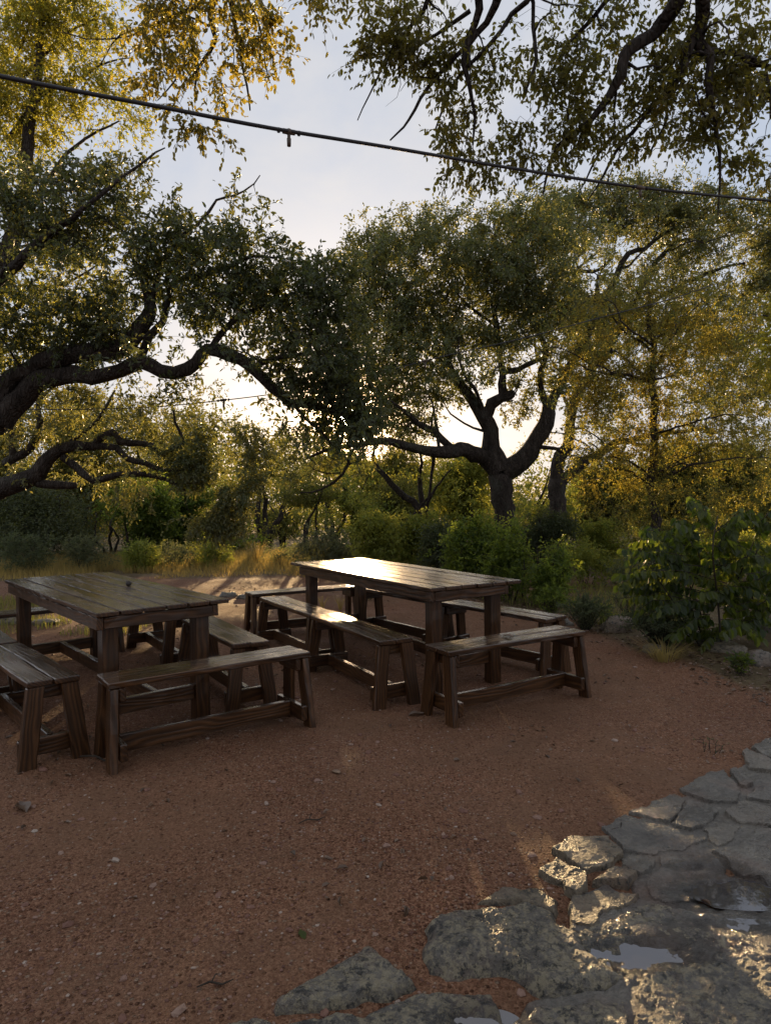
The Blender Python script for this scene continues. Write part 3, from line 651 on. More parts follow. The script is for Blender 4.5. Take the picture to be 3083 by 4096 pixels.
def make_bench(loc,th,label,s,group):
    t=empty('timber_bench',(*loc,0.),th,label,'bench',group); r=np.random.default_rng(s)
    pw=BW/2; bs=[]
    for k in range(2):
        y=-BW/2+pw*(k+.5); dx=r.uniform(-.012,.006)
        bs.append(((-BL/2-dx*.5,y,BH-.016+r.uniform(-.002,.002)),(BL/2+dx,y,BH-.016),ey,ez,pw/2-.003,.016,s+k,dict(bev=.005,warp=.004)))
    part('seat',t,bs)
    for i,sx in enumerate((-1,1)):
        xt=sx*(BL/2-.032); xb=sx*(BL/2-.012)
        for j,sy in enumerate((-1,1)):
            part('leg',t,[((xb,sy*.138,-.025),(xt,sy*.084,BH-.0345),ey,ex,.044,.021,s+10+i*2+j,dict(bev=.005,warp=.002))])
        xi=sx*(BL/2-.074)
        part('cleat',t,[((xi,-.115,BH-.072),(xi,.115,BH-.072),ex,ez,.018,.038,s+20+i,dict(bev=.006))])
        xr=sx*(BL/2-.064)
        part('end_rail',t,[((xr,-.165,.092),(xr,.165,.092),ex,ez,.018,.045,s+22+i,dict(bev=.005))])
    part('stretcher',t,[((-(BL/2-.084),0,.095),((BL/2-.084),0,.095),ey,ez,.018,.046,s+30,dict(warp=.003))])
    return t
def copy_thing(src,loc,th,label,group):
    c=src.copy(); COL.objects.link(c); c.location=(*loc,0.); c.rotation_euler=(0,0,th); c['label']=label; c['group']=group
    for ch in list(src.children):
        d=ch.copy(); COL.objects.link(d); d.parent=c
    return c
GL='benches around the left table'; GR='benches around the right table'
u2=np.array([math.cos(-.837),math.sin(-.837)]); u4=np.array([math.cos(-1.0047),math.sin(-1.0047)]); u10=np.array([math.cos(-.8967),math.sin(-.8967)])
BN=[((-1.0146,3.854),.6308,'bench standing across the near end of the left table, closest to the camera',GL),
 ((.8098,4.4744),.5477,'bench across the near end of the right table with a dead leaf on it',GR),
 ((-2.140,3.9625),-.8371,'wide bench cut by the left edge, beside the near half of the left table',GL),
 ((-1.1946,4.8835),-1.0047,'bench beside the near half of the left table, between both tables',GL),
 ((-.2155,4.9615),-1.0659,'wet bench on the left of the right table, the nearer of two end to end',GR),
 ((-.8087,6.0039),-1.0368,'farther of the two benches end to end left of the right table',GR),
 ((-.8718,7.0668),.4787,'bench across the far end of the right table with sun glare on its right end',GR),
 ((.949,5.6643),-.8967,'nearer bench along the right side of the right table',GR),
 (tuple(np.array([.949,5.664])-u10*1.23+np.array([-.02,.05])),-.95,'bench under the far right side of the right table, mostly hidden by the tabletop',GR),
 (tuple(np.array([-2.14,3.9625])-u2*1.22+np.array([.0,.02])),-.86,'bench behind the cut off bench at the left edge, only its near end in view',GL),
 (tuple(np.array([-1.1946,4.8835])-u4*1.25+np.array([-.12,.02])),-.98,'bench beyond the far right side of the left table, seen under the tabletop',GL),
 ((-2.97,5.93),.70,'bench across the far end of the left table at the left edge',GL)]
protos=[]
for k,(loc,th,lab,gr) in enumerate(BN):
    if k<4: protos.append(make_bench(loc,th,lab,300+k*50,gr))
    else: copy_thing(protos[(k*3)%4],loc,th,lab,gr)
# nut on the left table, dead leaves on seats and tables
def blob(name,c,r,mat,label,cat,sc=(1,1,1),seed=0):
    n=12; th=np.linspace(0.02,np.pi-.02,9); ph=np.arange(n)/n*2*np.pi; T_,P_=np.meshgrid(th,ph,indexing='ij')
    u=np.stack([np.sin(T_)*np.cos(P_),np.sin(T_)*np.sin(P_),np.cos(T_)],-1); v=u*r*(1+.12*fbm(u*3+seed,2,seed))[...,None]*np.array(sc)+np.asarray(c)
    i=np.arange(8)[:,None]*n; j=np.arange(n)[None]; j2=(j+1)%n; mb=MB(); mb.add(v.reshape(-1,3),np.stack([i+j,i+n+j,i+n+j2,i+j2],-1).reshape(-1,4))
    return tag(mb.build(name,mat,smooth=True,origin=np.asarray(c)),label,cat)
NUT=simple('nut_shell',(.02,.012,.008),.5)
blob('round_nut',G(514,2335,.78)+np.array([0,0,0]),.020,NUT,'small dark round nut lying on the left table','nut',(1,1,.95))
def deadleaf(px,py,z,L,label,name='dead_leaf',mat='litter',tint=.7,th=None,cat='leaf',curl=.3,group=None):
    c=G(px,py,z); mb=MB(); r=np.random.default_rng(int(px)); th=r.uniform(0,6.28) if th is None else th
    d=np.array([math.cos(th),math.sin(th),.12]); s=np.array([-math.sin(th),math.cos(th),0]); V=[];n=7
    for k in range(n):
        u=k/(n-1); w_=.5*L*.5*math.sin(math.pi*min(1,u*.93+.05))**.8
        for q in (-1,-.5,0,.5,1): V.append(c+d*L*(u-.5)+s*w_*q*(1+.15*r.normal())+np.array([0,0,.006+curl*L*(q*q*.35+.25*math.sin(u*5))]))
    Q=[(a*5+b,a*5+b+1,a*5+b+6,a*5+b+5) for a in range(n-1) for b in range(4)]
    mb.add(V,Q,attr=tint); return tag(mb.build(name,LM[mat],smooth=True,origin=c),label,cat,group)
deadleaf(2030,2548,.452,.07,'curled brown leaf lying on the seat of the front right bench')
deadleaf(90,3235,0,.11,'curled dead leaf on bare gravel near the left edge',tint=.25)
deadleaf(1210,3745,0,.045,'single green leaf lying on the gravel above the wedge slab',mat='green',tint=.4,curl=.05)
deadleaf(1665,2862,0,.10,'crumpled dead leaf on the gravel between the two front benches',tint=.35)
deadleaf(1345,3092,0,.07,'pale leaf on the gravel in front of the near left bench',tint=.95,curl=.1)
deadleaf(1310,2250,.762,.05,'leaf on the far left part of the shining table',tint=.4)
deadleaf(1455,2275,.762,.05,'leaf in the middle of the sun glare on the right table',tint=.3)
# fallen twig by the front left bench
mb=MB(); p,r=catmull([G(320,3035)+ez*.012,G(380,3040)+ez*.02,G(430,3055)+ez*.012,G(480,3040)+ez*.01],[.004,.006,.005,.003],.03); tube(mb,p,r,6)
tag(mb.build('fallen_twig',TWIG),'crooked grey twig on the gravel at the foot of the front left bench','twig')
for k,(x,y,l,lab) in enumerate(((1250,3290,.06,'dark forked twig on the open gravel in the middle'),(2500,3330,.08,'short stick beside the paving corner'),(860,3950,.05,'bent twig lying left of the wedge slab'))):
    c=G(x,y); mb=MB(); r_=np.random.default_rng(k+5); a=r_.uniform(-.6,.6); d=np.array([math.cos(a),math.sin(a),0]); s=np.array([-d[1],d[0],0])
    p,r=catmull([c-d*l+ez*.006,c-d*l*.3+s*l*.15+ez*.012,c+d*l*.4+ez*.006,c+d*l+s*l*.25+ez*.008],[.002,.003,.003,.0015],.02); tube(mb,p,r,5)
    p,r=catmull([c-d*l*.2+s*l*.1+ez*.012,c+s*l*.5+ez*.02,c+s*l*.8+d*l*.2+ez*.008],[.002,.002,.001],.02); tube(mb,p,r,5)
    tag(mb.build('fallen_twig',TWIG,origin=c),lab,'twig')
# ================================================================ CABLES
def cable(pts,rad,name,label,socks,kink=0.):
    P3=np.array([P(a,b,c) for a,b,c in pts]); p,r=catmull(P3,[rad]*len(P3),.08); mb=MB(); tube(mb,p,r,8,.03)
    root=D.objects.new(name,None); COL.objects.link(root); root.location=tuple(P3[0]); tag(root,label,'cable')
    mb.build('cord',RUBBER,root,smooth=True,origin=P3[0])
    for (x,y,d,L,rr) in socks:
        c=P(x,y,d); mb=MB()
        i=np.argmin(np.linalg.norm(p-c,axis=1)); tg=nrm((p[min(i+1,len(p)-1)]-p[max(i-1,0)])[None])[0]
        tube(mb,np.array([c-tg*rr*3.2,c-tg*rr*3.0,c-tg*rr*1.2,c,c+tg*rr*1.2,c+tg*rr*3.0,c+tg*rr*3.2]),np.array([.5,1.25,1.25,1.6,1.25,1.25,.5])*rr,10,.04)
        tube(mb,np.array([c-ez*rr*.3,c-ez*L*.45,c-ez*L*.47,c-ez*L,c-ez*L*1.01]),np.array([.8,.75,1.05,.95,.5])*rr,10,.03)
        mb.build('lamp_socket',BRASS,root,smooth=True,origin=P3[0])
        for sgn in (-1,1):
            mb=MB(); q=c+tg*rr*5.2*sgn; tube(mb,np.array([q-tg*rr*.5,q-tg*rr*.45,q+tg*rr*.45,q+tg*rr*.5]),np.array([.6,1.35,1.35,.6])*rr*.95,8,.05); mb.build('clamp',RUBBER,root,origin=P3[0])
    return root
cable([(-700,150,1.7),(-300,237,2.0),(0,303,2.2),(300,362,2.35),(605,419,2.5),(1089,512,2.75),(1550,587,3.0),(2038,670,3.3),(2558,748,3.65),(3083,802,4.0),(3700,850,4.5)],.0075,'string_light_cable',
  'thick black string light cable crossing the sky above the terrace',[(1155,526,2.79,.058,.0085),(2560,749,3.65,.05,.0085)])
cable([(-500,1628,7.7),(0,1636,7.6),(300,1637,7.5),(600,1628,7.4),(870,1603,7.3),(1140,1568,7.2),(1450,1508,7.1),(1750,1430,7.1),(2100,1350,7.2),(2400,1270,7.4),(2700,1190,7.6),(2850,1138,7.7)],.0058,'string_light_cable',
  'thin string light cable rising to the right in front of the oaks',[(894,1600,7.3,.08,.011),(1700,1443,7.1,.08,.011)])
# ================================================================ TREES
tot=0
# A near left oak
tr=empty('live_oak',(-4.9,6.7,0),0,'dark live oak arching in from the left edge over the tables','tree')
d=6.5
paths=[([(-4.95,6.7,-.1),(-4.85,6.7,.7),(-4.55,6.65,1.35),P(-180,1740,6.5),P(0,1690,6.5)],[.38,.30,.25,.20,.15])]
paths+= [pxpath(a,d) for a in (
 [(0,1690,130),(56,1616,125),(140,1542,110),(261,1505,88),(400,1486,80),(521,1468,76),(605,1477,70),(689,1486,66),(773,1440,60),(838,1402,58),(931,1421,62),(1005,1468,60),(1071,1542,54),(1164,1598,46),(1303,1626,36),(1396,1672,30),(1500,1690,18)],
 [(0,1640,110),(30,1510,95),(140,1477,92),(279,1430,90),(372,1402,86),(484,1393,80),(549,1340,70),(596,1270,60),(610,1180,48),(590,1050,30),(640,930,16)],
 [(540,1460,44),(568,1410,40),(590,1350,40),(640,1290,34),(726,1140,28),(838,1089,26),(977,1047,20),(1100,1030,10)],
 [(610,1180,30),(700,1000,20),(850,850,14),(980,760,9),(1040,700,5)],
 [(-250,1350,90,6.3),(-60,1180,70,6.3),(100,1020,50,6.3),(250,900,34,6.2),(430,780,20,6.1),(560,660,12,6.1),(660,590,6,6.1)],
 [(838,1402,30),(900,1320,26),(1020,1250,22),(1150,1200,14),(1260,1150,8)],
 [(1005,1468,30),(1120,1420,24),(1260,1400,18),(1380,1380,10)],
 [(1164,1598,22),(1250,1700,16),(1330,1780,9)],
 [(140,1542,50,6.5),(330,1480,40,6.9),(420,1330,30,7.1),(500,1200,18,7.2)])]
paths.append(([(-4.7,6.65,1.2),(-4.6,6.5,2.2),P(-250,1350,6.3)],[.24,.18,.12]))
paths=[(a,np.array(b)*.78) for a,b in paths]; paths+=offshoots(paths[1:],1.4,.3,.8,-.05,8,.012)
sp,sr=limbs(tr,paths,.09,10,jit=.06,seed=3,rough=.34)
ms=masspx([(230,820,300,150),(120,980,190,190),(330,960,180,120,.8),(560,650,100,50,.8),(420,740,140,80),
 (620,1070,200,170),(880,1040,240,130),(1120,1110,220,140),(1280,1200,150,150),(760,1260,260,120),(1000,1280,260,130),(1200,1380,240,150),(1380,1500,160,150),
 (1280,1600,180,90),(1320,1720,170,100,.9),(430,1260,150,150),(250,1300,250,120),(60,1300,150,160),(970,790,90,60,.5),(700,850,45,90,.35),(650,880,30,90,.3),(820,950,120,60,.7),(1450,1640,90,90,.8),
 (330,1560,60,50,.5,1.),(250,1510,40,40,.4,1.),(560,1390,120,50,.6),(850,1520,60,60,.25),(1180,1510,120,90,.9),(720,1240,170,80,.8),(480,1340,120,70,.8),(720,1575,110,45,.45,.5),(560,1580,90,50,.5,.6),(1050,1600,60,60,.6,.5),(720,1370,160,45,.7),(940,1370,120,50,.8)],d,105)
ex_=[polypts([(-150,660),(420,650),(520,800),(760,900),(900,890),(1100,990),(1330,1070),(1480,1300),(1560,1600),(1480,1800),(1220,1790),(1140,1600),(1010,1440),(850,1390),(600,1455),(300,1500),(-150,1500)],6.5,.6,1.7,.0277,.3,-.12)]
tot+=grow(tr,sp,sr,ms,'oak',.052,.024,.16,k=5,m=7,droop=.1,sub_r=.0018,noise_cut=-.22,extra=ex_)
# B lower left oak
d=9.
tr=empty('live_oak',(-6.6,9.,0),0,'smaller oak with low twisting limbs at the left below the dark oak','tree')
paths=[([(-6.6,9.,-.1),(-6.4,9,.8),P(-250,2040,9.),P(0,1952,9.)],[.3,.25,.2,.15])]+[pxpath(a,d) for a in (
 [(0,1952,82),(93,1924,78),(149,1896,72),(186,1840,60),(242,1793,50),(307,1780,42),(372,1784,36),(400,1747,34),(456,1728,34),(484,1766,32),(559,1775,26),(605,1784,24),(652,1817,22),(698,1793,18),(735,1770,14),(700,1690,10),(690,1620,6)],
 [(372,1784,28),(466,1789,26),(503,1835,26),(577,1849,22),(652,1877,16),(740,1880,8)],
 [(251,1826,34),(307,1868,32),(372,1924,30),(466,1900,26),(577,1891,20),(661,1914,14),(740,1960,8)],
 [(149,1933,36),(233,1942,34),(303,1942,28)],
 [(19,1854,40),(56,1831,38),(47,1747,30),(37,1700,22),(30,1600,10)],
 [(56,1831,36),(121,1793,32),(168,1691,26),(158,1607,16),(220,1540,8)],
 [(242,1793,18),(380,1690,14),(430,1620,12),(460,1560,8)])]
sp,sr=limbs(tr,paths,.12,9,jit=.03,seed=9)
ms=masspx([(830,1850,170,150,1.3,.25),(960,1880,70,150,1.,.85),(780,2030,110,70,1.,.5),(860,1730,130,60,.8,.4),(600,1650,180,60,.5,.6),(300,1620,250,80,.5,.7),(120,1740,120,60,.4,.7),(700,1960,100,60,.9,.3),(900,2060,80,70,.9,.8),(480,1720,120,30,.4,.6),(750,1560,130,60,.35,.6),(560,1990,120,50,.5,.7),(850,1950,160,120,1.2,.3),(720,1860,110,80,.8,.3),(1010,1780,60,80,.7,.8),(860,2110,120,50,.8,.6)],d,210)  # right-hand rim masses tinted yellow to look sunlit
ex_=[polypts([(-200,1480),(560,1500),(840,1640),(1000,1750),(980,1950),(600,1980),(100,1900),(-200,1900)],10.,.9,1.1,.030,.75,-.0)]
tot+=grow(tr,sp,sr,ms,'midoak',.055,.026,.16,k=5,m=6,droop=.3,fine=False,sub_r=0,extra=ex_)
# C middle oak
d=14.
g0=G(2030,2262); tr=empty('live_oak',(P(2025,2200,14.)[0],14.,0),0,'broad live oak with forked trunk standing behind the right table','tree')
paths=[([P(2035,2290,14.),P(2025,2150,14.),P(2008,2000,14.),P(1998,1900,14.)],[.27,.235,.225,.22])]+[pxpath(a,d) for a in (
 [(1999,1889,80),(1940,1830,68),(1862,1795,58,13.7),(1784,1800,50,13.4),(1705,1810,42,13.2),(1636,1786,36,13),(1578,1771,32,12.8),(1509,1771,28,12.7),(1450,1781,22,12.6),(1330,1795,16,12.5),(1230,1830,9,12.4)],
 [(1450,1781,16,12.6),(1406,1803,14,12.6),(1387,1859,13,12.5),(1331,1933,11,12.5),(1285,1966,9,12.5),(1201,1970,5,12.5)],
 [(1820,1800,36,13.6),(1760,1755,30,13.5),(1700,1710,24,13.5),(1640,1660,18,13.4),(1560,1600,10,13.3)],
 [(1999,1885,84),(1965,1790,68),(1960,1722,60),(1931,1663,58),(1882,1604,46),(1833,1535,36),(1803,1477,28),(1770,1330,20),(1700,1180,10)],
 [(1936,1680,50),(1970,1614,44),(2019,1584,40),(2009,1526,34),(2014,1486,30),(2078,1477,24),(2137,1447,20),(2180,1430,12)],
 [(2014,1500,28),(1999,1418,24),(1980,1300,20),(1950,1150,14),(1940,1000,8)],
 [(2010,1590,36),(2040,1578,38),(2052,1572,30)],
 [(2010,1890,84),(2088,1840,74),(2137,1771,66),(2181,1692,60),(2191,1624,52),(2235,1545,44),(2264,1496,38),(2330,1380,26),(2380,1250,16),(2390,1100,8)],
 [(2191,1640,30),(2160,1520,26),(2180,1400,20),(2120,1250,14),(2100,1080,8)],
 [(1803,1477,20),(1700,1400,16),(1600,1320,12),(1500,1250,8)],
 [(1980,1300,14),(1850,1200,10),(1750,1080,7)])]
paths+=offshoots(paths[1:],.9,.7,2.,-.12,12)
sp,sr=limbs(tr,paths,.16,9,jit=.05,seed=14,rough=.28)
ms=masspx([(1480,1010,110,100),(1640,960,180,90),(1850,930,200,80),(2050,900,150,80),(2180,930,120,90),(1520,1180,170,130),(1700,1130,220,140),(1920,1110,220,130),(2100,1100,150,160),(2250,1130,120,150,.8),
 (1520,1370,190,130),(1700,1360,190,120),(1880,1360,150,80,.9),(1600,1500,200,100),(1780,1530,90,70,.7),(1550,1620,170,100,1.),(1600,1700,120,60,.7),(2280,1330,160,130,.8,.6),(2110,1350,100,80,.8),(2250,1500,120,70,.6,.7),
 (1270,1770,190,70,.9,.3,12.6),(1130,1800,110,60,.8,.4,12.6),(1400,1850,120,50,.6,.4,12.6),(1230,1900,120,50,.5,.6,12.6),(1480,1740,120,50,.7,.3,13),(2080,1640,60,90,.6,.8),(1920,1480,60,40,.5),(2380,1230,140,100,.7,.5),(2020,1230,140,90),(2000,1390,130,70,.8),(2090,1540,60,70,.6,.6),(1760,1590,90,60,.8),(1690,1690,70,50,.7),(1900,1040,250,90),(1400,1130,70,90,.8),(2230,1700,60,90,.5,.8),(1400,1480,90,80,.8),(1440,1300,90,80),(2150,1230,120,90),(1650,1260,200,80)],d,62,.9)
ex_=[polypts([(1360,1000),(1450,890),(1620,850),(1800,835),(2000,800),(2100,760),(2300,740),(2450,1000),(2480,1300),(2350,1560),(2270,1700),(2180,1620),(2120,1500),(2020,1470),(1930,1560),(1830,1640),(1700,1720),(1560,1760),(1380,1760),(1300,1500),(1300,1250)],14.,1.1,2.5,.0635,.3,.0,(1.5,1.5,2.4))]
tot+=grow(tr,sp,sr,ms,'midoak',.070,.036,.19,k=6,m=6,droop=.05,fine=False,sub_r=0,tw_scale=2.,maxr=.02,extra=ex_)
# D right back oak
d=18.
tr=empty('live_oak',(P(2230,2200,18.)[0],18.,0),0,'tall dark oak with leaning trunk behind the yellow elm at right','tree')
paths=[([P(2225,2330,18.),P(2228,2100,18.),P(2225,1918,18.)],[.3,.26,.22])]+[pxpath(a,d) for a in (
 [(2225,1930,56),(2225,1859,54),(2264,1790,50),(2284,1712,44),(2284,1634,40),(2350,1500,34),(2420,1400,30),(2411,1228,26),(2470,1089,22),(2519,1020,20),(2598,961,16),(2696,912,10)],
 [(2235,1938,46),(2293,1879,42),(2362,1830,36),(2431,1790,32),(2509,1761,28),(2627,1731,22),(2823,1712,12)],
 [(2411,1228,22),(2284,1140,20),(2290,1089,18),(2372,1089,14),(2431,1050,12),(2460,1010,8)],
 [(2420,1400,26),(2530,1250,24),(2568,1128,20),(2647,1020,18),(2706,971,14),(2820,930,8)],
 [(2530,1250,20),(2700,1150,18),(2850,1080,14),(2980,1050,8)],
 [(2509,1761,18),(2700,1850,14),(2900,1880,8)])]
paths+=offshoots(paths[1:],.6,.8,2.4,-.15,22)
sp,sr=limbs(tr,paths,.2,8,jit=.1,seed=21,rough=.25)
ms=masspx([(2200,860,120,60,.9),(2330,820,180,80),(2550,780,180,60),(2750,820,200,70),(2960,860,130,80),(2300,960,130,80,.8),(2480,920,120,70,.6),(2700,900,160,60,.6),(2900,1000,180,90),(3040,1100,100,130),(2800,1130,170,90,.8),(2600,1080,140,50,.5),(2480,1180,120,70,.7,.6),(2350,1080,100,60,.6),(3150,950,120,200),(2980,1260,130,100,.8),(2260,1230,120,90,.8),(2440,1330,140,90,.8),(2700,1270,150,90,.8),(2900,1400,150,100,.7),(3060,1420,100,150,.7),(2950,1600,160,90,.6),(2750,1560,140,80,.5),(3080,1700,100,150,.6),(2450,1560,120,90,.6),(2400,1720,110,70,.6,.7),(2680,1000,140,60,.7),(2600,870,200,60)],d,52,.8)
ex_=[polypts([(2150,900),(2300,760),(2600,740),(2900,790),(3150,850),(3250,1300),(3150,1900),(2850,1800),(2500,1500),(2250,1300)],18.,1.3,1.5,.09,.45,-.05)]
tot+=grow(tr,sp,sr,ms,'midoak',.085,.042,.25,k=6,m=6,droop=.05,fine=False,sub_r=0,tw_scale=2.5,maxr=.025,extra=ex_)
# E yellow elm
d=11.
tr=empty('elm_tree',(P(2612,2100,11.)[0],11.,0),0,'slender elm with yellow autumn leaves at the right','tree')
paths=[([P(2620,2350,11.),P(2612,2150,11.),P(2610,1900,11.),P(2612,1700,11.),P(2608,1500,11.),P(2600,1300,11.),P(2590,1150,11.)],[.10,.085,.075,.068,.055,.04,.02])]
r_=np.random.default_rng(4)
for k in range(15):
    y0=1250+r_.uniform(0,700); sg=-1 if r_.random()<.5 else 1; ln=r_.uniform(150,430)*(1.1 if y0>1500 else .8); dz=r_.uniform(-.9,.9)
    y1=y0+r_.uniform(-260,20)
    paths.append(pxpath([(2610,y0,12),(2610+sg*ln*.4,(y0+y1)/2+r_.uniform(-50,50),8,11+dz*.5),(2610+sg*ln*.75,y1+r_.uniform(-50,40),5,11+dz*.8),(2610+sg*ln,y1+10,3,11+dz)],d))
paths+=offshoots(paths[1:],1.2,.3,.9,-.02,31)
sp,sr=limbs(tr,paths,.12,6,jit=.07,seed=30)
ms=masspx([(2480,1330,190,80,.9,.75),(2330,1420,150,60,.7,.75),(2700,1300,170,70,.7,.7),(2900,1330,150,90,.8,.7),(2450,1500,200,90,1.,.8),(2700,1480,190,80,.8,.6),(2620,1400,60,120,1.,1.),(2620,1580,60,90,.9,1.),(2900,1500,160,90,.5,.5),(2380,1620,140,60,.8,.85),
 (2560,1680,180,70,.8,.6),(2780,1680,170,90,.5,.4),(2980,1680,120,120,.4,.4),(2480,1810,190,60,.8,.6),(2720,1830,190,60,.7,.5),(2920,1860,150,70,.5,.4),(2420,1930,150,60,.8,.7),(2650,1950,190,60,.8,.5),(2880,1990,150,50,.6,.5),(2450,1230,170,70,.7,.7),(2700,1180,150,60,.6,.6),(2560,2060,150,50,.7,.4),(2380,1560,100,80,.8,.8),(2820,1760,160,60,.7,.5),(2600,1760,120,60,.8,.7),(2350,1800,120,60,.7,.7),(2980,1950,140,70,.7,.5),(2750,1390,150,60,.8,.7)],d,72,1.)
ex_=[polypts([(2200,1230),(2500,1090),(2800,1100),(3083,1220),(3200,1500),(3150,2000),(2900,2080),(2400,2080),(2250,1900),(2300,1600)],11.,.8,1.25,.0265,.45,-.0)]
tot+=grow(tr,sp,sr,ms,'elm',.045,.024,.17,k=5,m=7,droop=.15,fine=False,sub_r=.0016,tw_scale=1.3,extra=ex_)
tr=empty('elm_tree',(P(3330,2300,8.)[0],8.,0),0,'bright yellow branch tips hanging in from the right edge','tree')
sp,sr=limbs(tr,[([P(3330,2500,8.),P(3320,2100,8.),P(3300,1700,8.),P(3250,1400,8.),P(3200,1150,8.)],[.12,.1,.08,.05,.02]),pxpath([(3300,1600,20,8),(3180,1480,12,8),(3080,1420,6,8)],8.),pxpath([(3250,1350,14,8),(3150,1290,9,8),(3050,1260,5,8)],8.)],.15,7,seed=33)
tot+=grow(tr,sp,sr,masspx([(3080,1300,60,90,.8,.95),(3110,1480,70,100,.8,.9),(3200,1250,120,150,.6,.8),(3200,1600,110,120,.6,.8)],8.,110),'yellow',.05,.028,.15,droop=.2,sub_r=.0016)
# F small leaning tree
d=15.
tr=empty('small_tree',(P(1760,2230,15.)[0],15.,0),0,'thin leaning two stemmed tree left of the broad oak trunk','tree')
sp,sr=limbs(tr,[pxpath(a,d) for a in ([(1775,2270,34),(1740,2140,32),(1695,2065,30),(1646,2006,28),(1568,1938,24),(1509,1879,20),(1489,1830,14),(1500,1780,8)],[(1740,2140,28),(1700,2045,24),(1680,1987,22),(1685,1908,18),(1690,1849,12),(1670,1790,6)],[(1700,2060,16),(1712,2010,14),(1744,1947,10),(1800,1880,5)])],.15,7,jit=.04,seed=40)
tot+=grow(tr,sp,sr,masspx([(1480,1960,120,60,.6,.7),(1640,1900,110,50,.5,.7),(1780,1880,100,50,.5,.7),(1560,2040,130,50,.6,.6),(1420,2050,110,50,.7,.8),(1840,1980,90,60,.6,.7)],d,40),'lime',.06,.032,.2,k=4,m=6,fine=False,sub_r=0)
# G far left yellow tree
d=9.5
tr=empty('elm_tree',(-6.9,9.5,0),0,'tall yellow leaved tree filling the upper left corner','tree')
paths=[([(-6.9,9.5,-.1),(-6.7,9.5,1.5),(-6.1,9.5,3.2),(-5.3,9.5,4.6),(-4.9,9.4,6.),(-4.6,9.3,8.)],[.2,.17,.15,.13,.09,.04])]+[pxpath(a,d) for a in ([(60,900,26),(200,700,18),(350,560,12),(480,480,6)],[(30,560,22),(200,350,16),(380,260,9),(520,230,4)],[(-20,1300,26),(150,1180,18),(300,1120,10),(400,1050,5)],[(0,1050,14),(40,1150,12),(60,1220,7)],[(100,300,16),(250,150,11),(400,60,6)],[(80,200,12),(150,50,9),(250,-80,5)],[(-40,1420,18),(100,1380,13),(260,1330,8),(430,1290,4)])]
sp,sr=limbs(tr,paths,.16,7,jit=.06,seed=50)
ms=masspx([(100,120,190,150,1.2,.8),(320,110,150,120,.9,.7),(120,400,200,140,1.1,.8),(370,330,140,90,.8,.75),(80,640,160,110,1.,.85),(480,470,110,60,.6,.8),(300,560,140,70,.7,.8),(400,1180,80,60,.6,.9),(120,1180,180,90,.8,.9),(80,1100,120,60,.7,.9),(330,1040,90,60,.5,.9),(350,1240,90,70,.8,1.),(440,1120,60,40,.4,.8),(-100,300,150,400,.7,.8),(-100,900,150,400,.6,.8),(150,1400,200,70,.6,.9),(380,620,60,40,.4,.8),(480,1330,70,40,.6,.95),(200,-80,300,80,.8,.7)],d,105,.9)
tot+=grow(tr,sp,sr,ms,'yellow',.055,.030,.19,k=5,m=7,droop=.25,sub_r=.0018,fine=False)
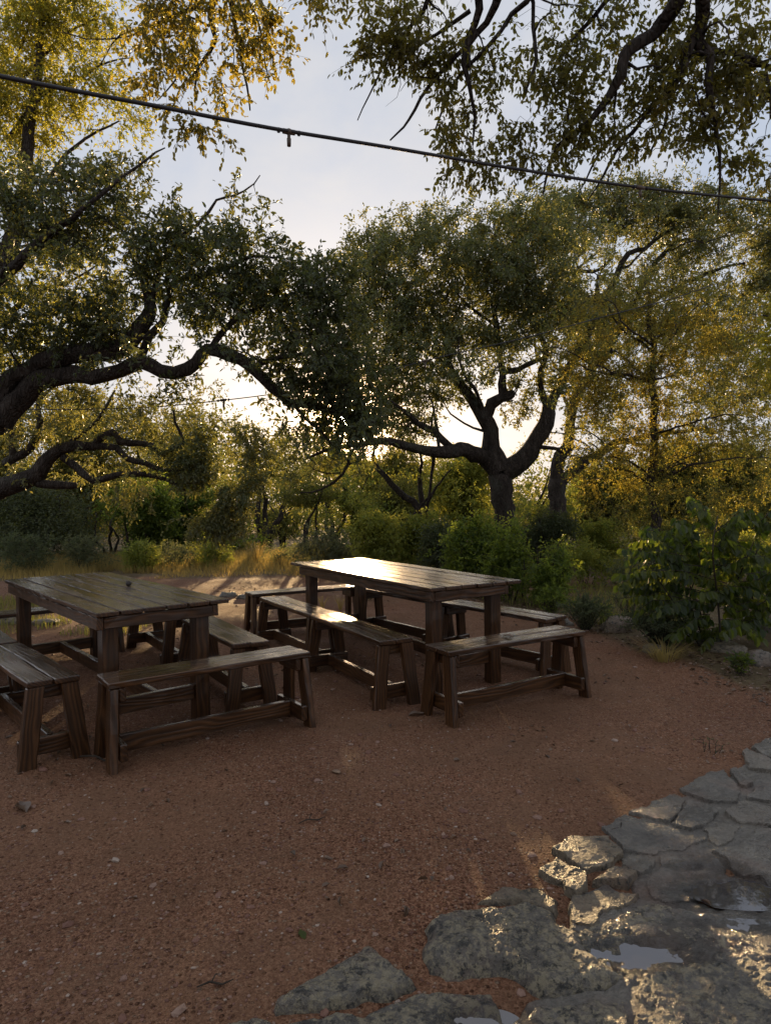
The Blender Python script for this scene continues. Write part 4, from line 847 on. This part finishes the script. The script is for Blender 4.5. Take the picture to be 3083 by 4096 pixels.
# H overhanging oak
tr=empty('live_oak',(3.4,-2.2,0),0,'oak whose branches and small dark leaves hang down over the top of the view','tree')
T0=np.array([3.4,-2.2,0.])
def pp(l): return pxpath(l,4.)
paths=[([T0,T0+(-.1,.1,1.5),T0+(-.3,.5,3.),T0+(-.7,1.6,4.4),P(2830,-650,3.4)],[.34,.28,.24,.19,.12]),
 ([T0+(-.3,.5,3.),(2.2,-.2,4.2),(1.2,1.2,4.6),P(2100,-700,3.4),P(1650,-420,3.6)],[.2,.15,.12,.09,.06]),
 ([(1.2,1.2,4.6),(0.,2.,4.8),P(1050,-600,3.9),P(900,-300,4.1),P(860,-60,4.2)],[.1,.08,.06,.045,.03])]
paths+=[pp(a) for a in (
 [(2830,-650,150,3.4),(2840,-250,100,3.7),(2835,0,70,3.9),(2810,110,62,4),(2800,170,56,4),(2840,230,40,4),(2835,320,34,4),(2860,430,28,4),(2880,560,22,4.1),(2890,700,14,4.1),(2870,860,7,4.2)],
 [(2810,110,50,4),(2760,180,52,4),(2740,300,34,4),(2650,400,24,4.05),(2560,540,18,4.1),(2450,670,12,4.15),(2350,800,6,4.2)],
 [(2840,-250,70,3.7),(2690,0,66,3.9),(2640,90,60,4),(2520,190,56,4),(2490,320,46,4),(2440,400,38,4.05),(2350,500,28,4.1),(2220,610,20,4.15),(2180,720,12,4.2),(2170,780,7,4.2)],
 [(2840,200,34,4),(2930,220,28,4),(3000,260,26,4),(3060,290,24,4),(3200,300,18,4)],
 [(3060,290,20,4),(3075,400,14,4),(3080,470,8,4)],
 [(1650,-420,60,3.6),(1700,-250,50,3.7),(1900,-50,34,3.9),(1880,130,28,4),(1870,270,24,4),(1890,350,20,4),(1905,460,14,4.05),(1890,580,8,4.1)],
 [(2100,-700,60,3.4),(2020,-250,48,3.7),(1970,0,32,3.9),(1910,120,26,4),(1840,230,22,4),(1740,360,18,4.1),(1650,480,13,4.1),(1560,560,7,4.2)],
 [(2020,-250,30,3.7),(2130,-60,26,3.9),(2060,40,22,4),(1960,160,18,4),(1850,330,13,4.1),(1740,520,8,4.2)],
 [(2020,-250,30,3.8),(2140,0,20,4.),(2130,150,18,4),(2120,280,14,4),(2100,370,7,4)],
 [(1650,-420,34,3.7),(1720,-60,24,4),(1590,150,14,4.1),(1500,330,9,4.1),(1430,480,5,4.2)],
 [(1880,40,20,4),(1700,150,14,4.1),(1560,260,9,4.1)],
 [(2740,320,20,4),(2560,500,14,4.2),(2400,640,10,4.3),(2320,760,6,4.3)],
 [(2840,-250,50,3.8),(2500,-100,30,4),(2350,80,20,4.1),(2250,200,12,4.1),(2180,330,6,4.1)],
 [(2760,180,26,4),(2690,350,18,4.2),(2680,480,13,4.2),(2600,610,8,4.2)],
 [(900,-300,50,4.1),(860,-60,34,4.2),(820,60,28,4.2),(860,170,20,4.2),(790,300,14,4.2),(780,410,7,4.2)],
 [(880,-150,36,4.2),(920,60,20,4.2),(950,200,16,4.2),(980,330,11,4.2),(1000,440,6,4.2)],
 [(820,0,22,4.2),(680,80,16,4.2),(570,130,12,4.2),(460,150,9,4.2),(400,260,5,4.2)],
 [(860,-60,26,4.2),(700,-30,20,4.2),(600,60,12,4.2),(500,160,9,4.2),(250,125,5,4.2)],
 [(950,-100,24,4.2),(1010,60,13,4.2),(1040,200,9,4.2),(1080,330,5,4.2)],
 [(800,200,12,4.2),(700,330,8,4.2),(630,400,4,4.2)])]
paths=paths[:3]+[(a,np.array(b)*.85) for a,b in paths[3:]]; paths+=offshoots(paths[3:],3.,.12,.38,.15,61,.007)
sp,sr=limbs(tr,paths,.06,7,jit=.04,seed=60,rough=.35)
ms=masspx([(1560,130,130,140,.8,.5),(1560,330,120,130,.8,.5),(1700,250,150,180,.7,.4),(1650,480,150,90,.8,.5),(1880,220,110,200,.5,.4),(1900,600,100,110,.7,.45),(1780,560,60,90,.6,.5),(2050,130,110,150,.6,.45),(2130,350,100,80,.6,.4),(2230,150,100,150,.5,.4),
 (2400,120,130,130,.7,.3),(2350,380,120,120,.6,.4),(2230,520,110,100,.7,.4),(2130,640,80,60,.7,.5),(2300,640,90,60,.7,.5),(2540,450,120,120,.7,.4),(2500,640,100,90,.7,.5),(2620,600,90,110,.6,.5),(2700,350,110,120,.6,.4),(2880,200,120,140,.6,.45),(3000,120,100,120,.6,.5),(2850,460,110,130,.7,.45),(2750,660,80,90,.6,.5),(2900,640,70,100,.6,.5),(3010,400,70,110,.5,.5),(3060,560,40,70,.7,.5),(2200,760,60,90,.4,.7),(2350,760,80,80,.5,.6),(2620,780,50,60,.5,.8),(2850,800,60,70,.5,.7),(1980,420,40,100,.3,.5),(2260,-60,700,80,.5,.4),(1350,20,70,50,.4,.9),(1280,-40,60,60,.4,.9),(1430,120,60,60,.4,.6),(2700,90,130,100,.5,.4),(1480,380,60,60,.5,.7),(1340,430,60,30,.4,.9),
 (700,40,150,80,.7,.5),(880,110,150,130,.9,.55),(1010,160,90,110,.8,.8),(820,300,110,90,.7,.75),(980,330,100,90,.7,.85),(620,200,110,100,.35,.4),(700,150,100,90,.6,.4),(1050,380,50,60,.6,.9),(560,90,60,50,.3,.9),(830,490,50,30,.5,.9),(1090,140,50,60,.5,.9),(800,-80,300,80,.8,.6),(640,400,30,30,.3,.9),(780,520,40,20,.4,.8),(600,310,40,40,.3,.6),(1500,450,120,60,.6,.5),(1750,420,120,100,.6,.4),(1850,680,90,50,.5,.5),(2100,500,80,80,.5,.4),(2250,330,100,90,.6,.4),(2420,600,120,100,.7,.4),(2650,200,150,150,.6,.4),(2780,560,120,120,.7,.4),(2950,300,120,150,.7,.4),(2700,760,120,60,.6,.6),(2480,760,100,60,.5,.6),(3050,720,50,60,.5,.5)],4.08,225,.7)
ms=[(c,q,n,ti-(.3 if c[0]>-.4 else 0)) for c,q,n,ti in ms]  # right-hand leaves tinted darker so they read as silhouettes against the sky
tot+=grow(tr,sp,sr,ms,'olive',.035,.019,.14,k=5,m=7,droop=.45,sub_r=.0012,tw_scale=.6,noise_cut=-.2)
print('leaves A-H',tot)
# ================================================================ MIDGROUND AND BACKGROUND TREES, SHRUBS
def bushy(name,px,d,ybase,ytop,wpx,leaf,L,dens,label,cat,group,tint=.5,trunk=True,fine=False,R=.25,seed=0,lobes=6,k=4,m=6,low=.0,droop=.1):
    r=np.random.default_rng(seed+abs(int(px))); base=P(px,2002,d); base[2]=-.8*min(1,max(0,(np.hypot(base[0],d)-14)/30)); top=P(px,ytop,d)[2]; hw=wpx/2*d/F; hgt=top-base[2]
    tr=empty(name,base,0,label,cat,group)
    paths=[]; nst=3 if trunk else 5
    for q in range(nst):
        a=r.uniform(0,6.28); rr=hw*r.uniform(.2,.7); tipp=base+np.array([math.cos(a)*rr,math.sin(a)*rr*.7,hgt*r.uniform(.6,.92)])
        rad=max(.012,hgt*.018)*(1.3 if trunk else .6)
        paths.append(([base+np.array([math.cos(a)*.06*nst*.3,math.sin(a)*.08,-.05]),base*.6+tipp*.4+r.normal(size=3)*.08*hgt,tipp],[rad,rad*.7,rad*.2]))
    sp,sr=limbs(tr,paths,.3 if hgt>2 else .12,6,jit=.06*min(hgt,2),seed=abs(int(px))%91,name='trunk' if trunk else 'stems')
    ms=[]; dens=dens*2.1
    for q in range(lobes):
        a=r.uniform(0,6.28); rr=hw*r.uniform(.15,.62); zc=base[2]+hgt*(low+(1-low)*r.uniform(.3,.8)); sx=hw*r.uniform(.35,.6); sz=hgt*r.uniform(.14,.26)
        ms.append((base+np.array([math.cos(a)*rr,math.sin(a)*rr*.7,zc-base[2]]),(sx,sx*.8,sz),int(math.pi*sx*sz*dens)+3,np.clip(tint+r.normal()*.15,0,1)))
    ms.append((base+np.array([0,0,hgt*.75]),(hw*.6,hw*.5,hgt*.22),int(math.pi*hw*.6*hgt*.22*dens)+3,tint))
    ms.append((base+np.array([0,0,hgt*.38]),(hw*.85,hw*.6,hgt*.3),int(math.pi*hw*.85*hgt*.3*dens)+3,tint*.8))
    return grow(tr,sp,sr,ms,leaf,L,L*.5,R,k=k,m=m,fine=fine,sub_r=0,droop=droop,tw_scale=1.6,noise_cut=-.35)
GT='trees of the wood behind the terrace'; t2=0
for a in (
 # name px d base top width leaf L dens label tint
 ('broadleaf_tree',-60,19.,0,1500,520,'wood',.10,16,'tall thin crowned tree at the far left edge behind the low oak',.7),
 ('broadleaf_tree',330,21.,0,1560,520,'wood',.10,14,'yellow green tree behind the twisting low limbs',.8),
 ('broadleaf_tree',620,23.,0,1580,420,'wood',.11,13,'hazy yellow green tree above the meadow left of centre',.8),
 ('broadleaf_tree',1060,22.,0,1600,330,'wood',.10,13,'sparse sunlit tree in the gap right of the hanging oak foliage',.8),
 ('juniper_tree',110,16.,0,1930,420,'oak',.06,60,'low dark juniper at the left edge behind the meadow',.25),
 ('juniper_tree',430,18.,0,1960,360,'oak',.07,50,'dark rounded juniper right of the one at the left edge',.3),
 ('broadleaf_tree',560,17.,0,1900,300,'green',.09,34,'dense green tree behind the meadow left of the hanging foliage',.4),
 ('broadleaf_tree',760,18.5,0,1930,330,'green',.09,34,'dark green thicket tree directly below the hanging oak foliage',.2),
 ('broadleaf_tree',960,19.,0,1960,280,'green',.10,30,'feathery green tree beside the pale shrub, left of it',.5),
 ('broadleaf_tree',1130,24.,0,1880,300,'wood',.11,16,'tree with a thin dark stem between the hanging foliage and the pale shrub',.6),
 ('broadleaf_tree',1225,17.,0,1890,280,'wood',.08,26,'low olive tree added as a sun block right of the hanging oak foliage, above the pale shrub',.6),  # this and the next two trees added to stop sun streaks on the gravel
 ('broadleaf_tree',1420,18.,0,1870,280,'lime',.08,24,'golden leaved low tree added as a sun block behind the shining table',.6),
 ('broadleaf_tree',1590,19.,0,1890,240,'wood',.08,24,'low tree added as a sun block, seen through the leaning two stemmed tree',.7),
 ('broadleaf_tree',1330,26.,0,1750,330,'lime',.11,13,'golden backlit tree below the sun glints',.9),
 ('broadleaf_tree',1560,28.,0,1740,360,'wood',.12,13,'soft golden tree behind the leaning small tree',.8),
 ('broadleaf_tree',1830,25.,0,1790,330,'lime',.11,15,'yellow green tree left of the broad oak trunk',.7),
 ('broadleaf_tree',2180,20.,0,1780,260,'lime',.09,24,'leafy young tree right behind the broad oak trunk',.6),
 ('broadleaf_tree',2420,24.,0,1780,330,'wood',.11,20,'green tree behind the lower part of the yellow elm',.6),
 ('broadleaf_tree',2700,26.,0,1760,380,'wood',.12,18,'grey green tree to the right of the elm trunk',.45),
 ('broadleaf_tree',2960,28.,0,1760,380,'wood',.12,18,'pale tree near the right edge beyond the leafy shrub',.55),
 ('broadleaf_tree',3200,20.,0,1700,360,'wood',.10,16,'tree cut by the right edge beyond the leafy shrub',.6)):
    nm,px,d,yb,yt,wd,lf,L,dn,lab,ti=a
    t2+=bushy(nm,px,d,yb,yt,wd,lf,L,dn,lab,'tree',GT,ti,R=.33,seed=7,lobes=9)
# far woodland mass
fm=MB(); N=150000
x=rng.uniform(-48,50,N); y=rng.uniform(34,62,N); ht=3.0+1.6*fbm(np.stack([x*.22,y*.22],-1),3,5)+2.4*np.exp(-((x+2.5)/7.)**2)+np.where(x<-8,2.2,0); z=-1.2+rng.random(N)**.8*np.maximum(ht,.8)  # canopy height raised around the centre to block low sun
p=np.stack([x,y,z],1); tint=np.clip(.5+.35*fbm(np.stack([x*.4,y*.4],-1),2,9)+rng.normal(size=N)*.15,0,1)
ok=carve(p,rng.random(N)); p,tint=p[ok],tint[ok]
leafmesh(fm,p,rng.normal(size=p.shape),rng.normal(size=p.shape)+np.array([0,-.5,.6]),rng.uniform(.15,.34,len(p)),rng.uniform(.10,.2,len(p)),tint,False)
tag(fm.build('woodland',LM['wood']),'far-off scrubby woodland closing the view behind the trees','woodland',kind='stuff')
GS='shrubs between the terrace and the trees'
for a in (
 ('shrub',1310,12.5,2075,290,'grey','pale silvery sunlit shrub left of the shining table',.9,.05,75),
 ('shrub',1500,11.5,2050,260,'lime','yellow green leafy shrub right behind the shining table',.8,.06,70),
 ('shrub',1660,12.,2050,240,'lime','backlit lime shrub behind the middle of the right table',.6,.06,70),
 ('shrub',1760,11.,2080,150,'oak','dark shaded bush left of the oak trunk',.1,.05,110),
 ('shrub',1900,9.6,2070,260,'green','green leafy shrub just behind the right table top',.45,.055,95),
 ('shrub',2060,9.,2060,260,'green','taller green shrub covering the oak trunk base',.5,.055,90),
 ('shrub',2190,8.6,2150,220,'green','bushy green plant beyond the right corner of the right table',.4,.05,90),
 ('shrub',2170,12.5,2030,260,'oak','dark shaded bush right of the oak trunk base',.15,.05,70),
 ('shrub',2330,10.5,2180,230,'lime','sunlit low green bush behind the dark wiry shrub',.6,.05,60),
 ('shrub',2560,10.,2210,260,'grey','low grey green bush behind the blocky tan stone',.5,.045,60),
 ('shrub',2760,11.5,2150,300,'green','green undergrowth bush behind the stems of the big leafed shrub',.5,.05,50),
 ('shrub',3020,11.,2130,300,'lime','yellow green bush at the right edge behind the big leafed shrub',.6,.055,50),
 ('shrub',2400,13.,2080,260,'lime','backlit yellow green bush under the elm',.6,.055,50),
 ('shrub',2640,14.,2080,300,'wood','dull olive bush behind the big leafed shrub',.4,.06,50),
 ('shrub',2930,15.,2060,320,'wood','olive bush near the right edge behind the big leafed shrub',.5,.06,45),
 ('shrub',90,13.5,2120,260,'grey','greyish weed bush in the meadow at the left edge',.3,.04,60),
 ('shrub',330,14.,2150,200,'grey','ragged brownish weed bush in the meadow behind the left table',.5,.04,55),
 ('shrub',560,13.5,2165,170,'lime','small bright green bush in the meadow above the left table',.5,.045,70),
 ('shrub',700,13.8,2170,160,'grey','greenish weed clump right of the bright bush in the meadow',.6,.04,60),
 ('shrub',860,14.,2150,170,'lime','leafy weed clump in the meadow above the right corner of the left table',.5,.045,55),
 ('shrub',1120,14.,2190,150,'grey','low weed clump left of the pale silvery shrub',.7,.04,55)):
    nm,px,d,yt,wd,lf,lab,ti,L,dn=a
    t2+=bushy(nm,px,d,0,yt,wd,lf,L,dn,lab,'shrub',GS,ti,trunk=False,R=.14,seed=3,lobes=7,k=4,m=6)
print('bg leaves',t2)
# wispy shrubs
def wispy(px,py,hpx,wpx,lab,n=55,leaf='grey',seed=0,L=.02,tint=.3,nl=16,name='wispy_shrub'):
    r=np.random.default_rng(seed); g_=G(px,py); d=g_[1]; h=hpx*d/F; w_=wpx/2*d/F
    tr=empty(name,g_,0,lab,'shrub',None); A=[];B=[];ra=[];rb=[];LP=[];LD=[]
    for k in range(n):
        a=r.uniform(0,6.28); q=r.random()**.6; tip=g_+np.array([math.cos(a)*w_*q,math.sin(a)*w_*q*.8,h*r.uniform(.55,1.)*(1-.3*q)]); b0=g_+np.array([math.cos(a),math.sin(a),0])*.04*q
        mid=(b0*.45+tip*.55)+np.array([0,0,h*.12])+r.normal(size=3)*.02
        tip=tip+np.array([r.normal()*.05,r.normal()*.05,-h*.08]); A+=[b0,mid];B+=[mid,tip];ra+=[.0018,.0013];rb+=[.0013,.0006]
        u=r.random(nl)**.7; pts=np.where(u[:,None]<.5,b0+(mid-b0)*u[:,None]*2,mid+(tip-mid)*(u[:,None]*2-1)); LP.append(pts); LD.append(nrm(tip-b0+0*pts)*.5+r.normal(size=(nl,3))*.6)
    bm=MB(); sticks(bm,A,B,np.array(ra),np.array(rb),4); bm.build('stems',TWIG,tr,origin=g_)
    LP=np.concatenate(LP);LD=np.concatenate(LD); fm=MB(); leafmesh(fm,LP,LD,r.normal(size=LP.shape)+np.array([0,0,.6]),L*r.uniform(.6,1.4,len(LP)),L*.42,np.clip(tint+r.normal(size=len(LP))*.2,0,1),True)
    fm.build('foliage',LM[leaf],tr,origin=g_); return tr
wispy(2340,2520,190,230,'dark wiry small leafed shrub right of the front right bench',110,'grey',1,.024,.3,30)
wispy(2640,2590,230,330,'wiry grey green shrub behind the blocky tan stone',170,'grey',2,.024,.3,30)
wispy(2520,2470,170,230,'thin brownish shrub beyond the blocky tan stone',60,'grey',3,.02,.5)
wispy(2200,2470,170,160,'drooping dry stemmed plant at the right end of the side bench',60,'green',4,.035,.4)
wispy(2420,2500,100,60,'small upright green seedling in front of the wiry shrubs',16,'lime',5,.045,.3,8)
wispy(2960,2700,110,110,'small green sprout on the low stones at right',22,'broad',6,.04,.4,8)
wispy(1480,2400,60,60,'small yellow lit seedling under the shining table',10,'lime',8,.04,.9,6)
wispy(2845,3010,80,70,'faint thin weed growing from the gravel by the paving edge',7,'grey',9,.012,.8,6)
# big leafed shrub
def bigleaf():
    g_=G(2880,2590); tr=empty('large_leafed_shrub',g_,0,'large shrub with broad drooping green leaves at the right edge','shrub'); r=np.random.default_rng(2); d0=g_[1]
    A=[];B=[];ra=[];rb=[];LP=[];LD=[];NB=[];TI=[]; paths=[]
    stems=[([(2885,2590),(2870,2400),(2850,2200),(2870,2060)],.012),([(2830,2590),(2800,2450),(2740,2300),(2680,2160)],.010),([(2840,2600),(2790,2500),(2760,2380),(2800,2250),(2760,2130)],.009),([(3030,2640),(3030,2480),(3000,2330),(3040,2150)],.013),([(2870,2590),(2920,2400),(3000,2200),(3070,2050)],.010),([(2800,2590),(2700,2420),(2620,2300),(2560,2200)],.008)]
    for pts,rad in stems:
        dd=d0+r.uniform(-.3,.5); P3=[P(x,y,dd+.12*i*r.uniform(-1,1.)) for i,(x,y) in enumerate(pts)]; p_,r_=catmull(P3,np.linspace(rad,rad*.35,len(P3)),.06); paths.append((p_,r_))
    bm=MB()
    for p_,r_ in paths: tube(bm,p_,r_,6,.1)
    # near-horizontal leafy sprays
    sprays=[(2850,2080,2780,2030),(2870,2130,3050,2080),(2700,2180,2570,2130),(2800,2190,2560,2190),(2850,2200,3080,2190),(2740,2250,2500,2240),(2830,2260,3120,2270),(2860,2300,2540,2300),(2770,2320,2490,2300),(2820,2370,3060,2330),(2780,2380,2500,2350),(3010,2330,3180,2300),(2860,2400,3100,2440),(2840,2440,2600,2420),(3030,2430,3150,2420),(2780,2440,2640,2470),(3030,2500,2900,2490),(3010,2250,2900,2180),(2920,2400,2800,2360),(2960,2300,2830,2250),(3000,2140,3120,2080),(2900,2180,2960,2060),(2760,2160,2700,2080),(3060,2380,3200,2350),(2850,2500,2700,2520),(2900,2480,3050,2540),(2800,2540,2680,2570),(2960,2450,3080,2500),(2880,2540,2800,2590),(2700,2380,2560,2420)]
    for x0,y0,x1,y1 in sprays*4:
        j=r.normal(size=4)*24; dd=d0+r.uniform(-.5,.6); a=P(x0+j[0],y0+j[1],d0+r.uniform(-.15,.15)); b=P(x1+j[2],y1+j[3],dd); mid=(a+b)/2+np.array([0,0,.06]); 
        A+=[a,mid];B+=[mid,b];ra+=[.004,.0028];rb+=[.0028,.0012]
        n=int(np.linalg.norm(b-a)/.026)+2; u=np.linspace(.05,1,n); pts=np.where(u[:,None]<.5,a+(mid-a)*u[:,None]*2,mid+(b-mid)*(u[:,None]*2-1))
        side=nrm(np.cross(b-a,[0,0,1.])[None])[0]; sg=np.where(np.arange(n)%2,1,-1)[:,None]
        LP.append(pts+r.normal(size=(n,3))*.006); LD.append(nrm(b-a)*.35+side*sg*.5+np.array([0,0,-1.15])+r.normal(size=(n,3))*.3); NB.append(np.array([0,-.8,.4])+r.normal(size=(n,3))*.7); TI.append(np.clip(r.uniform(.1,.7)+r.normal(size=n)*.18,0,1))
    sticks(bm,A,B,np.array(ra),np.array(rb),4); bm.build('stems',TWIG,tr,origin=g_)
    LP,LD,NB,TI=map(np.concatenate,(LP,LD,NB,TI)); fm=MB(); sz=r.uniform(.6,1.25,len(LP)); leafmesh(fm,LP,LD,NB,.088*sz,.056*sz,TI,True,.12)
    fm.build('foliage',LM['broad'],tr,origin=g_)
bigleaf()
# ---------------------------------------------------------------- grass
def blades(name,x,y,h,wd,leaf,label,tint,lean=.4):
    n=len(x); z=gheight(x,y); b=np.stack([x,y,z-.01],1); a=rng.random(n)*6.28; dr=np.stack([np.cos(a),np.sin(a)],1)*rng.uniform(.1,1.,(n,1))*lean*h[:,None]
    sd=np.stack([-np.sin(a+rng.normal(size=n)),np.cos(a),np.zeros(n)],1)*wd[:,None]; m_=b+np.stack([dr[:,0]*.35,dr[:,1]*.35,h*.6],1); t_=b+np.stack([dr[:,0],dr[:,1],h],1)
    v=np.stack([b-sd,b+sd,m_+sd*.7,m_-sd*.7,t_],1); k=np.arange(n)[:,None]*5
    mb=MB(); mb.add(v.reshape(-1,3),q=k+np.array([[0,1,2,3]]),t=k+np.array([[3,2,4]]),attr=np.repeat(tint,5))
    return tag(mb.build(name,LM[leaf]),label,'grass',kind='stuff')
def inview(x,y,m=1.12): return np.abs(x)<y*.571*m+.5
N=60000; x=rng.uniform(-13,1.5,N); y=rng.uniform(12,19,N); yb=np.interp(x,GB[:,0],GB[:,1]); ok=(y>yb+.05+.25*vnoise(np.stack([x,y],-1)*2,3))&inview(x,y)&(fbm(np.stack([x,y],-1)*.9,2,6)>-.55); x,y=x[ok],y[ok]; yb=yb[ok]
e=np.clip((y-yb)/2.2,0,1); h=(.05+.22*e)*rng.uniform(.5,1.3,len(x)); blades('meadow_grass',x,y,h,rng.uniform(.003,.006,len(x)),'straw','dry golden grass of the meadow beyond the gravel',np.clip(.75-.6*e+rng.normal(size=len(x))*.2,0,1))
N=45000; x=rng.uniform(.3,13,N); y=rng.uniform(7.,17,N); yb=np.interp(x,GB[:,0],GB[:,1]); ok=(y>yb+.15)&inview(x,y)&(vegmask(x,y)>.4)&(fbm(np.stack([x,y],-1)*1.1,2,16)>-.2); x,y=x[ok],y[ok]
blades('undergrowth_grass',x,y,rng.uniform(.04,.2,len(x)),rng.uniform(.003,.005,len(x)),'grass','short patchy green grass between the shrubs at right',rng.random(len(x)))
N=9000; x=rng.uniform(-6,-2.6,N); y=rng.uniform(6.9,9.8,N); ok=inview(x,y)&(fbm(np.stack([x,y],-1)*.8,2,26)+.35*(-x-3.2)>.1); x,y=x[ok],y[ok]
blades('weedy_grass',x,y,rng.uniform(.03,.12,len(x)),rng.uniform(.003,.005,len(x)),'grass','low sunlit weeds on the ground behind the left table',rng.random(len(x)))
def tuft(px,py,hpx,lab,n=90,leaf='straw',lean=1.,tint=.5,spread=.06):
    g_=G(px,py); h=hpx*g_[1]/F; a=rng.random(n)*6.28; r=rng.uniform(.3,1,n); b=g_+np.stack([np.cos(a)*spread*r,np.sin(a)*spread*r,np.zeros(n)],1); hh=h*rng.uniform(.6,1.,n)
    dr=np.stack([np.cos(a),np.sin(a)],1)*(r*lean*hh)[:,None]; sd=np.stack([-np.sin(a),np.cos(a),0*a],1)*.0028; P1=b+np.stack([dr[:,0]*.2,dr[:,1]*.2,hh*.6],1); P2=b+np.stack([dr[:,0]*.6,dr[:,1]*.6,hh*.98],1); P3=b+np.stack([dr[:,0]*1.1,dr[:,1]*1.1,hh*.8],1)
    v=np.stack([b-sd,b+sd,P1+sd,P1-sd,P2+sd*.6,P2-sd*.6,P3],1); k=np.arange(n)[:,None]*7; mb=MB()
    mb.add(v.reshape(-1,3)-g_,q=np.concatenate([k+np.array([[0,1,2,3]]),k+np.array([[3,2,4,5]])]),t=k+np.array([[5,4,6]]),attr=np.repeat(np.clip(tint+rng.normal(size=n)*.2,0,1),7))
    o=mb.build('grass_tuft',LM[leaf]); o.location=tuple(g_); tag(o,lab,'grass tuft')
tuft(1030,2262,105,'tall arching dry grass clump in the meadow above the gravel strip',110)
tuft(1120,2262,75,'shorter dry grass clump right of the tall arching one',80)
tuft(2660,2640,75,'flattened dry grass tuft in the litter beside the wiry shrubs',150,'straw',2.4,.1,.12)
tuft(1290,2440,60,'dry star shaped grass tuft under the far bench, left one',26,'straw',1.2,.8,.02)
tuft(1360,2440,60,'dry star shaped grass tuft under the far bench, right one',26,'straw',1.2,.8,.02)
tuft(800,2262,90,'upright pale grass clump among the meadow weeds',70,'grass',.6,.6)
# leaf litter
N=9000; x=rng.uniform(.3,6.5,N); y=rng.uniform(4.4,9.5,N); yb=np.interp(x,GB[:,0],GB[:,1]); dd=(y-yb)+.25*vnoise(np.stack([x,y],-1)*2,4); ok=(dd>-.55)&(dd<1.6)&(rng.random(N)<np.clip(1.1+dd*1.5,.05,1)); x,y=x[ok],y[ok]
x2=rng.uniform(-4,4,2600); y2=rng.uniform(2.2,11,2600); kk=(fbm(np.stack([x2,y2],-1)*1.3,2,77)-.25*np.abs(y2-6.)/4>.05)|(rng.random(2600)<.12); x2,y2=x2[kk],y2[kk]; x=np.concatenate([x,x2]); y=np.concatenate([y,y2]); n=len(x)
p=np.stack([x,y,gheight(x,y)+rng.uniform(.003,.014,n)],1); fm=MB(); a=rng.random(n)*6.28
leafmesh(fm,p,np.stack([np.cos(a),np.sin(a),rng.normal(size=n)*.2],1),rng.normal(size=(n,3))*.3+np.array([0,0,1.]),rng.uniform(.02,.05,n),rng.uniform(.012,.024,n),rng.random(n)**1.3,True,.25)
tag(fm.build('leaf_litter',LM['litter']),'brown fallen oak leaves scattered thickly along the right edge of the terrace','leaf litter',kind='stuff')
